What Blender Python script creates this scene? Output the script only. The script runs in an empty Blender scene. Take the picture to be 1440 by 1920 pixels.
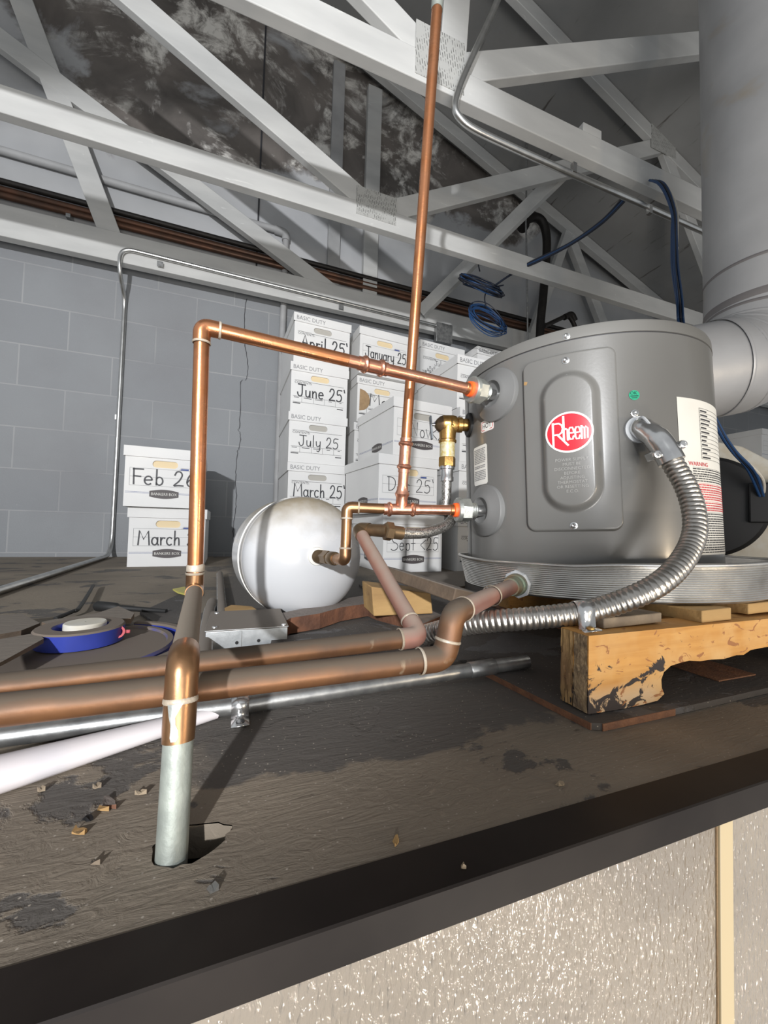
import bpy, math, random
from math import sin, cos, pi, radians, atan2, sqrt, degrees
from mathutils import Vector, Matrix, Quaternion
random.seed(7)
scene = bpy.context.scene
COL = scene.collection
# ------------------------------------------------------------------ camera, world, lights, exposure
FPX, PITCH, ROLL, YAW, CAMH = 732.3, radians(2.19), radians(1.495), radians(20.27), 0.20
FWD = Vector((sin(YAW)*cos(PITCH), cos(YAW)*cos(PITCH), sin(PITCH)))
_r0 = Vector((cos(YAW), -sin(YAW), 0)); _u0 = _r0.cross(FWD)
RGT = cos(ROLL)*_r0 + sin(ROLL)*_u0
UPV = -sin(ROLL)*_r0 + cos(ROLL)*_u0
EYE = Vector((0, 0, CAMH))
cam = bpy.data.objects.new('camera', bpy.data.cameras.new('camera'))
COL.objects.link(cam)
cam.data.sensor_width = 36; cam.data.lens = FPX/1920*36; cam.data.clip_start = 0.01
cam.matrix_world = Matrix(((RGT.x, UPV.x, -FWD.x, EYE.x), (RGT.y, UPV.y, -FWD.y, EYE.y), (RGT.z, UPV.z, -FWD.z, EYE.z), (0, 0, 0, 1)))
scene.camera = cam
w = bpy.data.worlds.new('world'); scene.world = w; w.use_nodes = True
w.node_tree.nodes['Background'].inputs[0].default_value = (0.92, 0.96, 1.0, 1)
w.node_tree.nodes['Background'].inputs[1].default_value = 0.5
def lamp(kind, name, loc, target, energy, color, size, cone=None, blend=.2):
    d = bpy.data.lights.new(name, kind); d.energy = energy; d.color = color
    if kind == 'AREA': d.size = size
    else: d.shadow_soft_size = size
    if cone: d.spot_size = radians(cone); d.spot_blend = blend
    o = bpy.data.objects.new(name, d); COL.objects.link(o); o.location = loc
    o.rotation_euler = (Vector(target)-Vector(loc)).to_track_quat('-Z', 'Y').to_euler()
    return o
lamp('SPOT', 'work_lamp', (-1.15, -2.6, 1.05), (-.374, 1.6, .83), 700, (.97, .98, 1.0), .05, 42, .20)
lamp('AREA', 'room_lamp', (1.25, -1.0, .12), (.6, .5, .2), 6.5, (1.0, .80, .56), .12)
lamp('AREA', 'added_fill', (.1, -2.0, -.38), (1.1, 1.5, 1.5), 52, (1.0, .97, .93), 1.2)  # added soft fill for trusses and background, not a known fixture
lamp('POINT', 'hall_bulb', (.62, -.62, -.85), (0, 0, 0), 16, (1.0, .88, .74), .012)
vs = scene.view_settings
vs.view_transform = 'Standard'; vs.look = 'None'; vs.gamma = 1; vs.use_curve_mapping = False; vs.exposure = 0.0

# ------------------------------------------------------------------ photo point -> place in the room
def ray(px, py): return RGT*((px-720)/FPX) + UPV*((960-py)/FPX) + FWD
def atZ(px, py, z): d = ray(px, py); return EYE + d*((z-CAMH)/d.z)
def atY(px, py, y): d = ray(px, py); return EYE + d*(y/d.y)
def atX(px, py, x): d = ray(px, py); return EYE + d*(x/d.x)
def atD(px, py, t): return EYE + ray(px, py)*t

# ------------------------------------------------------------------ objects
def tag(o, label=None, cat=None, group=None, kind=None):
    if label: o['label'] = label
    if cat: o['category'] = cat
    if group: o['group'] = group
    if kind: o['kind'] = kind
    return o
def thing(name, label, cat, loc=(0, 0, 0), rot=None, group=None):
    o = bpy.data.objects.new(name, None); COL.objects.link(o); o.location = loc
    o.empty_display_size = .02
    if rot is not None:
        o.rotation_mode = 'QUATERNION'; o.rotation_quaternion = rot
    return tag(o, label, cat, group)
def wmat(o):
    m = Matrix.Identity(4)
    while o is not None:
        l, q, s = o.location, (o.rotation_quaternion if o.rotation_mode == 'QUATERNION' else o.rotation_euler.to_quaternion()), o.scale
        m = Matrix.LocRotScale(l, q, s) @ m; o = o.parent
    return m
class MB:
    def __init__(s): s.v = []; s.f = []
    def add(s, vs, fs):
        b = len(s.v); s.v += [Vector(v) for v in vs]; s.f += [tuple(i+b for i in f) for f in fs]; return s
    def box(s, x0, x1, y0, y1, z0, z1):
        return s.add([(x0,y0,z0),(x1,y0,z0),(x1,y1,z0),(x0,y1,z0),(x0,y0,z1),(x1,y0,z1),(x1,y1,z1),(x0,y1,z1)],
                     [(3,2,1,0),(4,5,6,7),(0,1,5,4),(1,2,6,5),(2,3,7,6),(3,0,4,7)])
    def hexa(s, p): return s.add(p, [(3,2,1,0),(4,5,6,7),(0,1,5,4),(1,2,6,5),(2,3,7,6),(3,0,4,7)])
    def beam(s, a, b, wd, th, up=Vector((0, 1, 0))):     # bar from a to b, th along 'up', wd across
        a, b = Vector(a), Vector(b); d = (b-a).normalized(); n = up.normalized(); n = (n-d*n.dot(d)).normalized(); k = d.cross(n)
        P = []
        for e in (a, b):
            P += [e-k*wd/2-n*th/2, e+k*wd/2-n*th/2, e+k*wd/2+n*th/2, e-k*wd/2+n*th/2]
        return s.hexa(P)
    def prism(s, poly, fn, h0, h1):                      # poly (x,y); fn(x,y,h)->3D
        n = len(poly); vs = [fn(x, y, h0) for x, y in poly]+[fn(x, y, h1) for x, y in poly]
        return s.add(vs, [tuple(range(n))[::-1], tuple(range(n, 2*n))]+[(i, (i+1) % n, n+(i+1) % n, n+i) for i in range(n)])
    def lathe(s, prof, p0, d, seg=28, caps=True):        # prof: (t along d, radius)
        p0, d = Vector(p0), Vector(d).normalized(); a = d.orthogonal().normalized(); b = d.cross(a)
        n = len(prof); vs = []
        for t, r in prof:
            for i in range(seg):
                an = 2*pi*i/seg; vs.append(p0+d*t+(a*cos(an)+b*sin(an))*r)
        fs = [(j*seg+i, j*seg+(i+1) % seg, (j+1)*seg+(i+1) % seg, (j+1)*seg+i) for j in range(n-1) for i in range(seg)]
        if caps: fs += [tuple(range(seg))[::-1], tuple((n-1)*seg+i for i in range(seg))]
        return s.add(vs, fs)
    def tube(s, path, r, seg=16, closed=False, caps=True):  # r number or list
        P = [Vector(p) for p in path]; n = len(P); vs = []
        T = []
        for i in range(n):
            q = P[(i+1) % n]-P[i-1] if closed else P[min(i+1, n-1)]-P[max(i-1, 0)]
            T.append(q.normalized())
        a = T[0].orthogonal().normalized()
        for i in range(n):
            a = (a-T[i]*a.dot(T[i])).normalized(); b = T[i].cross(a); rr = r[i] if isinstance(r, (list, tuple)) else r
            vs += [P[i]+(a*cos(2*pi*k/seg)+b*sin(2*pi*k/seg))*rr for k in range(seg)]
        m = n if closed else n-1
        fs = [(j*seg+k, j*seg+(k+1) % seg, ((j+1) % n)*seg+(k+1) % seg, ((j+1) % n)*seg+k) for j in range(m) for k in range(seg)]
        if caps and not closed: fs += [tuple(range(seg))[::-1], tuple((n-1)*seg+k for k in range(seg))]
        return s.add(vs, fs)
    def flat(s, vf, fn): vs, fs = vf; return s.add([fn(x, y) for x, y in vs], fs)
    def build(s, name, m, parent=None, local=False, ang=38, bevel=0):
        me = bpy.data.meshes.new(name)
        vs = s.v
        if parent is not None and not local:
            inv = wmat(parent).inverted(); vs = [inv @ v for v in vs]
        me.from_pydata([tuple(v) for v in vs], [], s.f); me.update()
        me.polygons.foreach_set('use_smooth', [True]*len(me.polygons)); me.set_sharp_from_angle(angle=radians(ang))
        me.materials.append(m)
        o = bpy.data.objects.new(name, me); COL.objects.link(o)
        if parent is not None: o.parent = parent
        if bevel:
            b = o.modifiers.new('bevel', 'BEVEL'); b.width = bevel; b.segments = 2; b.limit_method = 'ANGLE'; b.angle_limit = radians(50)
        return o
def smooth(pts, sub=8, closed=False):                    # Catmull-Rom
    P = [Vector(p) for p in pts]; n = len(P); out = []
    for i in range(n if closed else n-1):
        p0, p1, p2, p3 = (P[(i-1) % n], P[i], P[(i+1) % n], P[(i+2) % n]) if closed else (P[max(i-1, 0)], P[i], P[i+1], P[min(i+2, n-1)])
        for k in range(sub):
            t = k/sub; out.append(.5*((2*p1)+(p2-p0)*t+(2*p0-5*p1+4*p2-p3)*t*t+(3*p1-p0-3*p2+p3)*t**3))
    if not closed: out.append(P[-1])
    return out
def fillet(pts, R, n=8):                                 # polyline with rounded corners
    P = [Vector(p) for p in pts]; out = [P[0]]
    for i in range(1, len(P)-1):
        a, b = (P[i-1]-P[i]).normalized(), (P[i+1]-P[i]).normalized(); L = min(R, (P[i-1]-P[i]).length*.49, (P[i+1]-P[i]).length*.49)
        A, B = P[i]+a*L, P[i]+b*L
        for k in range(n+1):
            t = k/n; out.append(A*(1-t)**2+P[i]*2*t*(1-t)+B*t*t)
    out.append(P[-1]); return out

# ------------------------------------------------------------------ materials
def mat(name, c1, c2=None, scale=8, rough=.5, metal=0., bump=0., bscale=None, stretch=(1, 1, 1), detail=6, lo=.35, hi=.65, dust=None, dlo=.35, dhi=.85, rvar=.0, c3=None, s3=3., t3=(.55, .62), coat=0., dist=0.):
    m = bpy.data.materials.new(name); m.use_nodes = True; nt = m.node_tree; N, L = nt.nodes, nt.links
    b = N['Principled BSDF']; b.inputs['Roughness'].default_value = rough; b.inputs['Metallic'].default_value = metal
    if coat: b.inputs['Coat Weight'].default_value = coat; b.inputs['Coat Roughness'].default_value = .15
    tc = N.new('ShaderNodeTexCoord'); mp = N.new('ShaderNodeMapping'); mp.inputs['Scale'].default_value = stretch
    L.new(tc.outputs['Object'], mp.inputs['Vector'])
    def noise(sc, det=detail, ds=dist):
        n = N.new('ShaderNodeTexNoise'); n.inputs['Scale'].default_value = sc; n.inputs['Detail'].default_value = det; n.inputs['Distortion'].default_value = ds
        L.new(mp.outputs[0], n.inputs['Vector']); return n
    def rng(src, a, c, d0=0., d1=1.):
        r = N.new('ShaderNodeMapRange'); r.inputs[1].default_value = a; r.inputs[2].default_value = c; r.inputs[3].default_value = d0; r.inputs[4].default_value = d1
        L.new(src, r.inputs[0]); return r.outputs[0]
    def mix(f, a, c):
        x = N.new('ShaderNodeMix'); x.data_type = 'RGBA'
        L.new(f, x.inputs[0])
        for i, q in ((6, a), (7, c)):
            if isinstance(q, tuple): x.inputs[i].default_value = (*q, 1)
            else: L.new(q, x.inputs[i])
        return x.outputs[2]
    col = c1
    if c2 is not None:
        n1 = noise(scale); col = mix(rng(n1.outputs[0], lo, hi), c1, c2)
        if rvar: L.new(rng(n1.outputs[0], .3, .7, max(.05, rough-rvar), rough+rvar), b.inputs['Roughness'])
    if c3 is not None:
        col = mix(rng(noise(s3, 8, .6).outputs[0], *t3), col, c3)
    if dust is not None:
        g = N.new('ShaderNodeNewGeometry'); sx = N.new('ShaderNodeSeparateXYZ'); L.new(g.outputs['Normal'], sx.inputs[0])
        mm = N.new('ShaderNodeMath'); mm.operation = 'MULTIPLY_ADD'; L.new(noise(35).outputs[0], mm.inputs[0]); mm.inputs[1].default_value = .5
        s2 = N.new('ShaderNodeMath'); s2.operation = 'ADD'; L.new(sx.outputs[2], s2.inputs[0]); s2.inputs[1].default_value = -.25; L.new(s2.outputs[0], mm.inputs[2])
        f = rng(mm.outputs[0], dlo, dhi); col = mix(f, col, dust)
        if metal: L.new(rng(f, 0, 1, metal, 0.), b.inputs['Metallic'])
        L.new(rng(f, 0, 1, rough, .9), b.inputs['Roughness'])
    if isinstance(col, tuple): b.inputs['Base Color'].default_value = (*col, 1)
    else: L.new(col, b.inputs['Base Color'])
    if bump:
        bp = N.new('ShaderNodeBump'); bp.inputs['Strength'].default_value = bump; bp.inputs['Distance'].default_value = .004
        L.new(noise(bscale or scale*6, 5).outputs[0], bp.inputs['Height']); L.new(bp.outputs[0], b.inputs['Normal'])
    m['b'] = 1
    return m
DUST = (.17, .135, .10)
M = {}
M['copper'] = mat('copper', (.68, .30, .15), (.50, .20, .085), 30, .30, .92, .04, 200, rvar=.08, c3=(.36, .17, .08), s3=14, t3=(.60, .72))
M['newcopper'] = mat('new_copper', (.86, .44, .30), (.74, .34, .22), 40, .28, .95, .12, 160)
M['oldcopper'] = mat('old_copper', (.20, .092, .040), (.125, .060, .030), 25, .42, .5, .05, 150, dust=(.088, .066, .047), dlo=.0, dhi=.70, c3=(.28, .20, .13), s3=30, t3=(.66, .72))
M['dustpipe'] = mat('dust_coated_pipe', (.24, .17, .115), (.19, .14, .10), 22, .7, .1, .08, 120, dust=(.215, .18, .14), dlo=.0, dhi=.6)
M['browncopper'] = mat('brown_copper', (.40, .22, .11), (.30, .17, .09), 40, .33, .9, .03)
M['bundle'] = mat('dull_copper', (.15, .072, .045), (.09, .052, .036), 12, .45, .6)
M['redcopper'] = mat('dusty_red_copper', (.36, .17, .12), (.28, .14, .11), 14, .55, .45, .05, dust=(.28, .21, .17), dlo=.2, dhi=.9)
M['solder'] = mat('solder', (.50, .44, .36), (.36, .29, .21), 80, .5, .3, .15)
M['galv'] = mat('galvanized', (.44, .44, .43), (.28, .285, .285), 60, .38, .85, .04, 300)
M['galvdust'] = mat('galvanized_dusty', (.52, .54, .55), (.40, .42, .43), 60, .42, .8, .04, 300, dust=(.19, .165, .14), dlo=.3, dhi=.6)
M['silver'] = mat('silver_coated_pipe', (.31, .335, .30), (.215, .235, .215), 45, .5, .35, .12, 220, c3=(.40, .405, .37), s3=25, t3=(.55, .7))
M['emt'] = mat('conduit_steel', (.62, .62, .60), (.5, .5, .49), 30, .28, .95)
M['zinc'] = mat('zinc', (.62, .64, .60), (.48, .50, .47), 70, .35, .85, .05)
M['orange'] = mat('orange_rubber', (.95, .13, .02), None, rough=.45)
M['brass'] = mat('brass', (.62, .38, .13), (.48, .28, .09), 50, .32, .92, .1, 250)
M['dullbrass'] = mat('tarnished_brass', (.23, .16, .09), (.15, .10, .06), 40, .42, .8, .05)
M['steel'] = mat('bright_steel', (.75, .75, .74), (.6, .6, .6), 50, .22, .95)
M['flex'] = mat('flex_steel', (.56, .53, .49), (.40, .38, .35), 60, .30, .95, .06, 250)
M['alu'] = mat('pan_aluminium', (.68, .67, .64), (.52, .51, .49), 20, .34, .92, .05, 200, c3=(.40, .38, .35), s3=7, t3=(.58, .75))
M['heater'] = mat('heater_paint', (.150, .147, .138), (.138, .135, .127), 5, .33, .0, .015, 220, coat=.25)
M['heaterlid'] = mat('heater_lid_paint', (.165, .162, .15), (.152, .149, .14), 5, .38, 0, .015, 220)
M['cup'] = mat('grey_plastic', (.155, .155, .152), None, rough=.42)
M['white'] = mat('white_print', (.80, .79, .74), None, rough=.5)
M['label'] = mat('label_paper', (.78, .77, .72), (.72, .70, .64), 10, .45)
M['ink'] = mat('black_ink', (.035, .035, .04), None, rough=.6)
M['marker'] = mat('marker_ink', (.05, .05, .055), None, rough=.6)
M['blueink'] = mat('blue_ink', (.05, .08, .25), None, rough=.6)
M['grayink'] = mat('grey_ink', (.22, .22, .23), None, rough=.6)
M['redink'] = mat('red_ink', (.62, .03, .04), None, rough=.4)
M['red'] = mat('badge_red', (.62, .015, .03), None, rough=.25, coat=.4)
M['green'] = mat('green_sticker', (.02, .36, .20), None, rough=.4)
M['greenink'] = mat('dark_green_ink', (.0, .07, .05), None, rough=.5)
M['card'] = mat('white_cardboard', (.72, .715, .70), (.68, .675, .665), 6, .7, 0, .03, 120)
M['manila'] = mat('manila_folder', (.72, .58, .36), None, rough=.7)
M['holegrey'] = mat('paper_inside', (.42, .40, .36), None, rough=.8)
M['brown'] = mat('torn_brown_card', (.36, .24, .13), (.30, .20, .11), 60, .85, 0, .3)
M['plate'] = mat('logo_dark', (.075, .065, .065), None, rough=.6)
M['black'] = mat('black_plastic', (.008, .008, .009), None, rough=.45)
M['rubber'] = mat('black_rubber', (.012, .012, .012), None, rough=.6)
M['ironpipe'] = mat('black_iron', (.03, .026, .023), (.018, .016, .015), 20, .5, .5)
M['truss'] = mat('white_painted_wood', (.50, .50, .485), (.43, .43, .42), 14, .55, 0, .08, 40, stretch=(.25, 1, 1), c3=(.56, .56, .54), s3=40, t3=(.68, .74))
M['stud'] = mat('grey_painted_wood', (.36, .36, .36), (.30, .30, .30), 10, .6, 0, .05)
M['endgrain'] = mat('grey_end_grain', (.38, .27, .15), (.17, .12, .075), 80, .85, 0, .6, 240, stretch=(.35, 1, 1))
M['slat'] = mat('weathered_slat', (.30, .235, .16), (.18, .14, .10), 30, .85, 0, .4, 120, stretch=(1, .2, 1))
M['scrap'] = mat('yellow_pine', (.46, .29, .115), (.32, .19, .075), 22, .8, 0, .3, 120, stretch=(.3, 1, 1), c3=(.20, .12, .06), s3=18, t3=(.60, .70))
M['darkscrap'] = mat('dark_scrap_wood', (.15, .105, .07), (.09, .065, .045), 18, .85, 0, .4, stretch=(.3, 1, 1), dust=(.17, .145, .12))
M['redwood'] = mat('broken_brown_board', (.20, .085, .045), (.11, .05, .03), 30, .85, 0, .5, 90, dust=(.20, .17, .15))
M['bluecap'] = mat('blue_plastic', (.03, .05, .32), (.025, .04, .24), 20, .38, 0, .03, dust=(.155, .125, .10), dlo=.30, dhi=.55)
M['whitecap'] = mat('white_plastic', (.62, .60, .54), (.55, .50, .40), 30, .5)
M['pink'] = mat('red_plastic', (.45, .07, .09), None, rough=.5, dust=(.3, .14, .13), dlo=.6, dhi=1.1)
M['paper'] = mat('white_paper', (.74, .71, .72), (.66, .62, .64), 9, .75, 0, .05)
M['yellow'] = mat('yellow_card', (.55, .50, .10), (.42, .38, .12), 60, .6)
M['tank'] = mat('tank_enamel', (.60, .605, .615), (.56, .57, .585), 6, .25, 0, .02, 60, dust=(.27, .225, .155), dlo=.18, dhi=.88, coat=.2)
M['tankband'] = mat('tank_band', (.45, .44, .43), (.36, .34, .32), 9, .25, .3)
M['duct'] = mat('duct_jacket', (.42, .42, .425), (.34, .34, .345), 5, .42, .25, .25, 14, c3=(.33, .29, .23), s3=5, t3=(.60, .72))
M['tape'] = mat('duct_tape_seam', (.16, .15, .15), None, rough=.6)
M['bluecable'] = mat('blue_cable', (.016, .055, .15), None, rough=.4)
M['darkcable'] = mat('dark_cable', (.012, .016, .03), None, rough=.45)
M['whitecable'] = mat('white_cable', (.62, .58, .50), None, rough=.45)
M['tan'] = mat('tan_strip', (.55, .45, .28), None, rough=.4)
M['trim'] = mat('dark_bronze_trim', (.016, .013, .012), (.028, .023, .02), 9, .5, .1, .02)
M['trim'].node_tree.nodes['Principled BSDF'].inputs['Specular IOR Level'].default_value = .15
M['seal'] = mat('white_washer', (.62, .64, .66), None, rough=.45)
M['greenpatina'] = mat('corroded_brass', (.36, .23, .13), (.20, .30, .24), 30, .5, .6, .25, 160)
M['gusset'] = None
# ------------------------------------------------------------------ special materials
class G:                                                  # tiny node-graph helper
    def __init__(s, name, rough=.6, metal=0.):
        s.m = bpy.data.materials.new(name); s.m.use_nodes = True; s.nt = s.m.node_tree; s.N = s.nt.nodes; s.L = s.nt.links
        s.b = s.N['Principled BSDF']; s.b.inputs['Roughness'].default_value = rough; s.b.inputs['Metallic'].default_value = metal
        s.tc = s.N.new('ShaderNodeTexCoord'); s.co = s.tc.outputs['Object']
    def mp(s, sc=(1, 1, 1), rot=(0, 0, 0), loc=(0, 0, 0), src=None):
        n = s.N.new('ShaderNodeMapping'); n.inputs['Scale'].default_value = sc; n.inputs['Rotation'].default_value = rot; n.inputs['Location'].default_value = loc
        s.L.new(src or s.co, n.inputs[0]); return n.outputs[0]
    def noise(s, v, sc, det=6, ds=0., rough=.55):
        n = s.N.new('ShaderNodeTexNoise'); n.inputs['Scale'].default_value = sc; n.inputs['Detail'].default_value = det
        n.inputs['Distortion'].default_value = ds; n.inputs['Roughness'].default_value = rough; s.L.new(v, n.inputs['Vector']); return n.outputs[0]
    def voro(s, v, sc, feat='F1', out='Distance'):
        n = s.N.new('ShaderNodeTexVoronoi'); n.feature = feat; n.inputs['Scale'].default_value = sc; s.L.new(v, n.inputs['Vector']); return n.outputs[out]
    def rng(s, f, a, c, d0=0., d1=1.):
        r = s.N.new('ShaderNodeMapRange'); r.inputs[1].default_value = a; r.inputs[2].default_value = c; r.inputs[3].default_value = d0; r.inputs[4].default_value = d1
        s.L.new(f, r.inputs[0]); return r.outputs[0]
    def mth(s, op, a, c=None):
        n = s.N.new('ShaderNodeMath'); n.operation = op
        for i, q in enumerate((a, c)):
            if q is None: continue
            if isinstance(q, (int, float)): n.inputs[i].default_value = q
            else: s.L.new(q, n.inputs[i])
        return n.outputs[0]
    def mix(s, f, a, c):
        x = s.N.new('ShaderNodeMix'); x.data_type = 'RGBA'; s.L.new(f, x.inputs[0])
        for i, q in ((6, a), (7, c)):
            if isinstance(q, tuple): x.inputs[i].default_value = (*q, 1)
            else: s.L.new(q, x.inputs[i])
        return x.outputs[2]
    def xyz(s, v=None):
        n = s.N.new('ShaderNodeSeparateXYZ'); s.L.new(v or s.co, n.inputs[0]); return n.outputs
    def bump(s, h, st=.4, dist=.004, prev=None):
        n = s.N.new('ShaderNodeBump'); n.inputs['Strength'].default_value = st; n.inputs['Distance'].default_value = dist; s.L.new(h, n.inputs['Height'])
        if prev: s.L.new(prev, n.inputs['Normal'])
        return n.outputs[0]
    def done(s, col, nrm=None, rough=None):
        s.L.new(col, s.b.inputs['Base Color'])
        if nrm: s.L.new(nrm, s.b.inputs['Normal'])
        if rough: s.L.new(rough, s.b.inputs['Roughness'])
        return s.m
# pallet timber: orange sawn face, dark gnawed and charred edges
g = G('pallet_timber', .75)
grain = g.noise(g.mp((1.2, 6, 14)), 9, 7, .8)
c = g.mix(g.rng(grain, .3, .7), (.60, .31, .085), (.48, .225, .055))
c = g.mix(g.rng(g.noise(g.mp((3, 3, 3)), 5, 3), .45, .7), c, (.62, .37, .145))
x, y, z = g.xyz()
burn = g.noise(g.mp((1, 1, 1.3)), 42, 7, 1.2, .62)
mask = g.rng(g.mth('ADD', z, g.mth('MULTIPLY', x, .16)), .024, -.004)      # lower left corner of the face
pale = g.mth('MULTIPLY', g.rng(z, .030, .012), g.rng(g.mth('ADD', x, g.mth('MULTIPLY', burn, .05)), .150, .120))
c = g.mix(pale, c, (.62, .43, .25))
corner = g.rng(g.mth('ADD', g.mth('MULTIPLY', x, .55), z), .075, .005)
band = g.mth('SUBTRACT', 1., g.mth('ABSOLUTE', g.mth('MULTIPLY', g.mth('SUBTRACT', g.mth('ADD', z, g.mth('MULTIPLY', x, -.30)), .008), 95.)))
near = g.rng(x, .135, .115)
bb = g.mth('MULTIPLY', g.mth('MAXIMUM', corner, g.mth('MULTIPLY', g.rng(band, 0., 1.), .9)), near)
c = g.mix(g.rng(g.mth('ADD', burn, g.mth('MULTIPLY', bb, .30)), .665, .70), c, (.035, .026, .024))
c = g.mix(g.rng(g.mth('ADD', g.noise(g.mp((1, 1, 2)), 30, 6, 2.), 0), .61, .64), c, (.33, .14, .05))
M['pallet'] = g.done(c, g.bump(grain, .35, .002))
# block wall
g = G('painted_block', .62)
x, y, z = g.xyz(); cb = g.N.new('ShaderNodeCombineXYZ'); g.L.new(x, cb.inputs[0]); g.L.new(g.mth('ADD', z, -.0215), cb.inputs[1])
br = g.N.new('ShaderNodeTexBrick'); g.L.new(g.mp((1, 1, 1), loc=(.078, 0, 0), src=cb.outputs[0]), br.inputs['Vector'])
br.inputs['Scale'].default_value = 1; br.inputs['Brick Width'].default_value = .405; br.inputs['Row Height'].default_value = .2135
br.inputs['Mortar Size'].default_value = .0045; br.inputs['Mortar Smooth'].default_value = .5
br.inputs['Color1'].default_value = (.235, .245, .255, 1); br.inputs['Color2'].default_value = (.215, .225, .237, 1); br.inputs['Mortar'].default_value = (.295, .30, .305, 1)
sp = g.noise(g.co, 90, 3)
c = g.mix(g.rng(sp, .70, .78), br.outputs['Color'], (.36, .37, .38))
c = g.mix(g.rng(g.noise(g.co, 2.2, 4), .45, .75), c, (.20, .205, .215))
n1 = g.bump(g.noise(g.co, 150, 4), .25, .003); n1 = g.bump(br.outputs['Fac'], .25, .003, n1)
M['block'] = g.done(c, n1)
# upper wall: grey paint, brown damp stains rimmed with white bloom
g = G('stained_gable', .75)
x, y, z = g.xyz()
dom = g.noise(g.co, 1.5, 7, .7, .6)
lift = g.rng(g.mth('ADD', z, g.mth('MULTIPLY', x, -.10)), 2.0, 2.55, -.24, .09)
left = g.mth('ADD', g.rng(x, -1.25, -.75, -.2, 0.), g.rng(x, 1.9, 2.5, 0., -.2))
v = g.mth('ADD', g.mth('ADD', dom, lift), left)
base = g.mix(g.rng(g.noise(g.co, 1.1, 4), .35, .65), (.42, .425, .435), (.30, .305, .31))
stain = g.mix(g.rng(g.noise(g.co, 3.2, 8, .7), .35, .65), (.18, .160, .145), (.088, .079, .072))
c = g.mix(g.rng(v, .43, .50), base, stain)
bl = g.noise(g.mp(loc=(.35, 0, .2)), 2.0, 10, .9, .66)
rim = g.mth('MULTIPLY', g.rng(bl, .50, .575), g.rng(v, .40, .50))
fine = g.rng(g.noise(g.co, 9, 10, .5, .70), .42, .57)
c = g.mix(g.mth('MULTIPLY', rim, fine), c, (.66, .64, .60))
M['gable'] = g.done(c, g.bump(g.noise(g.co, 40, 5), .2, .003))
# roof deck
g = G('roof_boards', .8)
c = g.mix(g.rng(g.noise(g.co, 1.5, 5), .35, .7), (.27, .27, .265), (.20, .20, .195))
c = g.mix(g.rng(g.noise(g.mp((3, .3, 3)), 9, 6), .64, .70), c, (.10, .09, .085))
M['roof'] = g.done(c, g.bump(g.noise(g.co, 60, 5), .2, .003))
# dusty strand board deck
def osb(name, c1, c2, dark, bs=.62, seed=0.):
    g = G(name, .82)
    w1 = g.noise(g.mp((9, 62, 20), (0, 0, .35), (seed, 0, 0)), 1.9, 7, 1.6, .62); w2 = g.noise(g.mp((20, 40, 20), (0, 0, 1.1), (seed, 3, 0)), 2.6, 7, 1.6, .62)
    pick = g.rng(g.noise(g.mp((1, 1, 1), loc=(seed, 0, 0)), 11, 4, .8), .40, .60); px = g.N.new('ShaderNodeMix'); px.data_type = 'FLOAT'
    g.L.new(pick, px.inputs[0]); g.L.new(w1, px.inputs[2]); g.L.new(w2, px.inputs[3]); strand = px.outputs[0]
    big = g.noise(g.mp(loc=(seed, 1, 0)), 3.1, 6, .4)
    c = g.mix(g.rng(big, .36, .62), c1, c2)
    c = g.mix(g.rng(strand, .60, .75), c, tuple(min(1, q*1.25) for q in c1))
    c = g.mix(g.rng(strand, .36, .28), c, tuple(q*.55 for q in c2))
    lay = g.noise(g.mp((1, 1.6, 1), loc=(seed, 7, 0)), 5.5, 8, .5, .6)
    if name.startswith('dusty'):
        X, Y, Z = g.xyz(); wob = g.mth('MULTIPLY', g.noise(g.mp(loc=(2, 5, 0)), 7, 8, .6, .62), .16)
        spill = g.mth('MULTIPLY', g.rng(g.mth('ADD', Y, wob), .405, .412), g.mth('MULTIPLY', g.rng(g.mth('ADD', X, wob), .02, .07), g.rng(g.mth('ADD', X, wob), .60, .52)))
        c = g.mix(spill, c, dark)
    c = g.mix(g.rng(lay, .575, .59), c, dark)
    c = g.mix(g.rng(g.voro(g.co, 150), .13, .07), c, (.34, .30, .25)); scr = g.noise(g.mp((14, 90, 30), (0, 0, .9), (seed, 9, 0)), 2.2, 4, 2.2); c = g.mix(g.rng(scr, .30, .24), c, tuple(q*.35 for q in c2))
    n = g.bump(strand, bs, .003); n = g.bump(g.rng(lay, .57, .595, 1, 0), .5, .002, n); n = g.bump(g.noise(g.co, 300, 4), .25, .001, n)
    return g.done(c, n)
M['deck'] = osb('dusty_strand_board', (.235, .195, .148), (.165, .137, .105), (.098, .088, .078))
M['sheet'] = osb('dark_plywood', (.085, .074, .066), (.06, .054, .05), (.11, .105, .105), .5, 4.)
M['sheetedge'] = mat('plywood_edge', (.24, .11, .055), (.15, .07, .04), 60, .8, 0, .4)
# pebbled plastic wall panel
g = G('pebbled_panel', .09)
st = g.mp((1, 1, .42))
h = g.noise(st, 310, 2, .6); h2 = g.rng(g.voro(st, 310, 'SMOOTH_F1'), .45, .0)
c = g.mix(g.rng(g.noise(g.co, 7, 3), .4, .6), (.33, .285, .23), (.28, .243, .20))
g.b.inputs['Specular IOR Level'].default_value = 1.0
M['panel'] = g.done(c, g.bump(h2, .85, .0010, g.bump(h, .85, .0016)))
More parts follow.
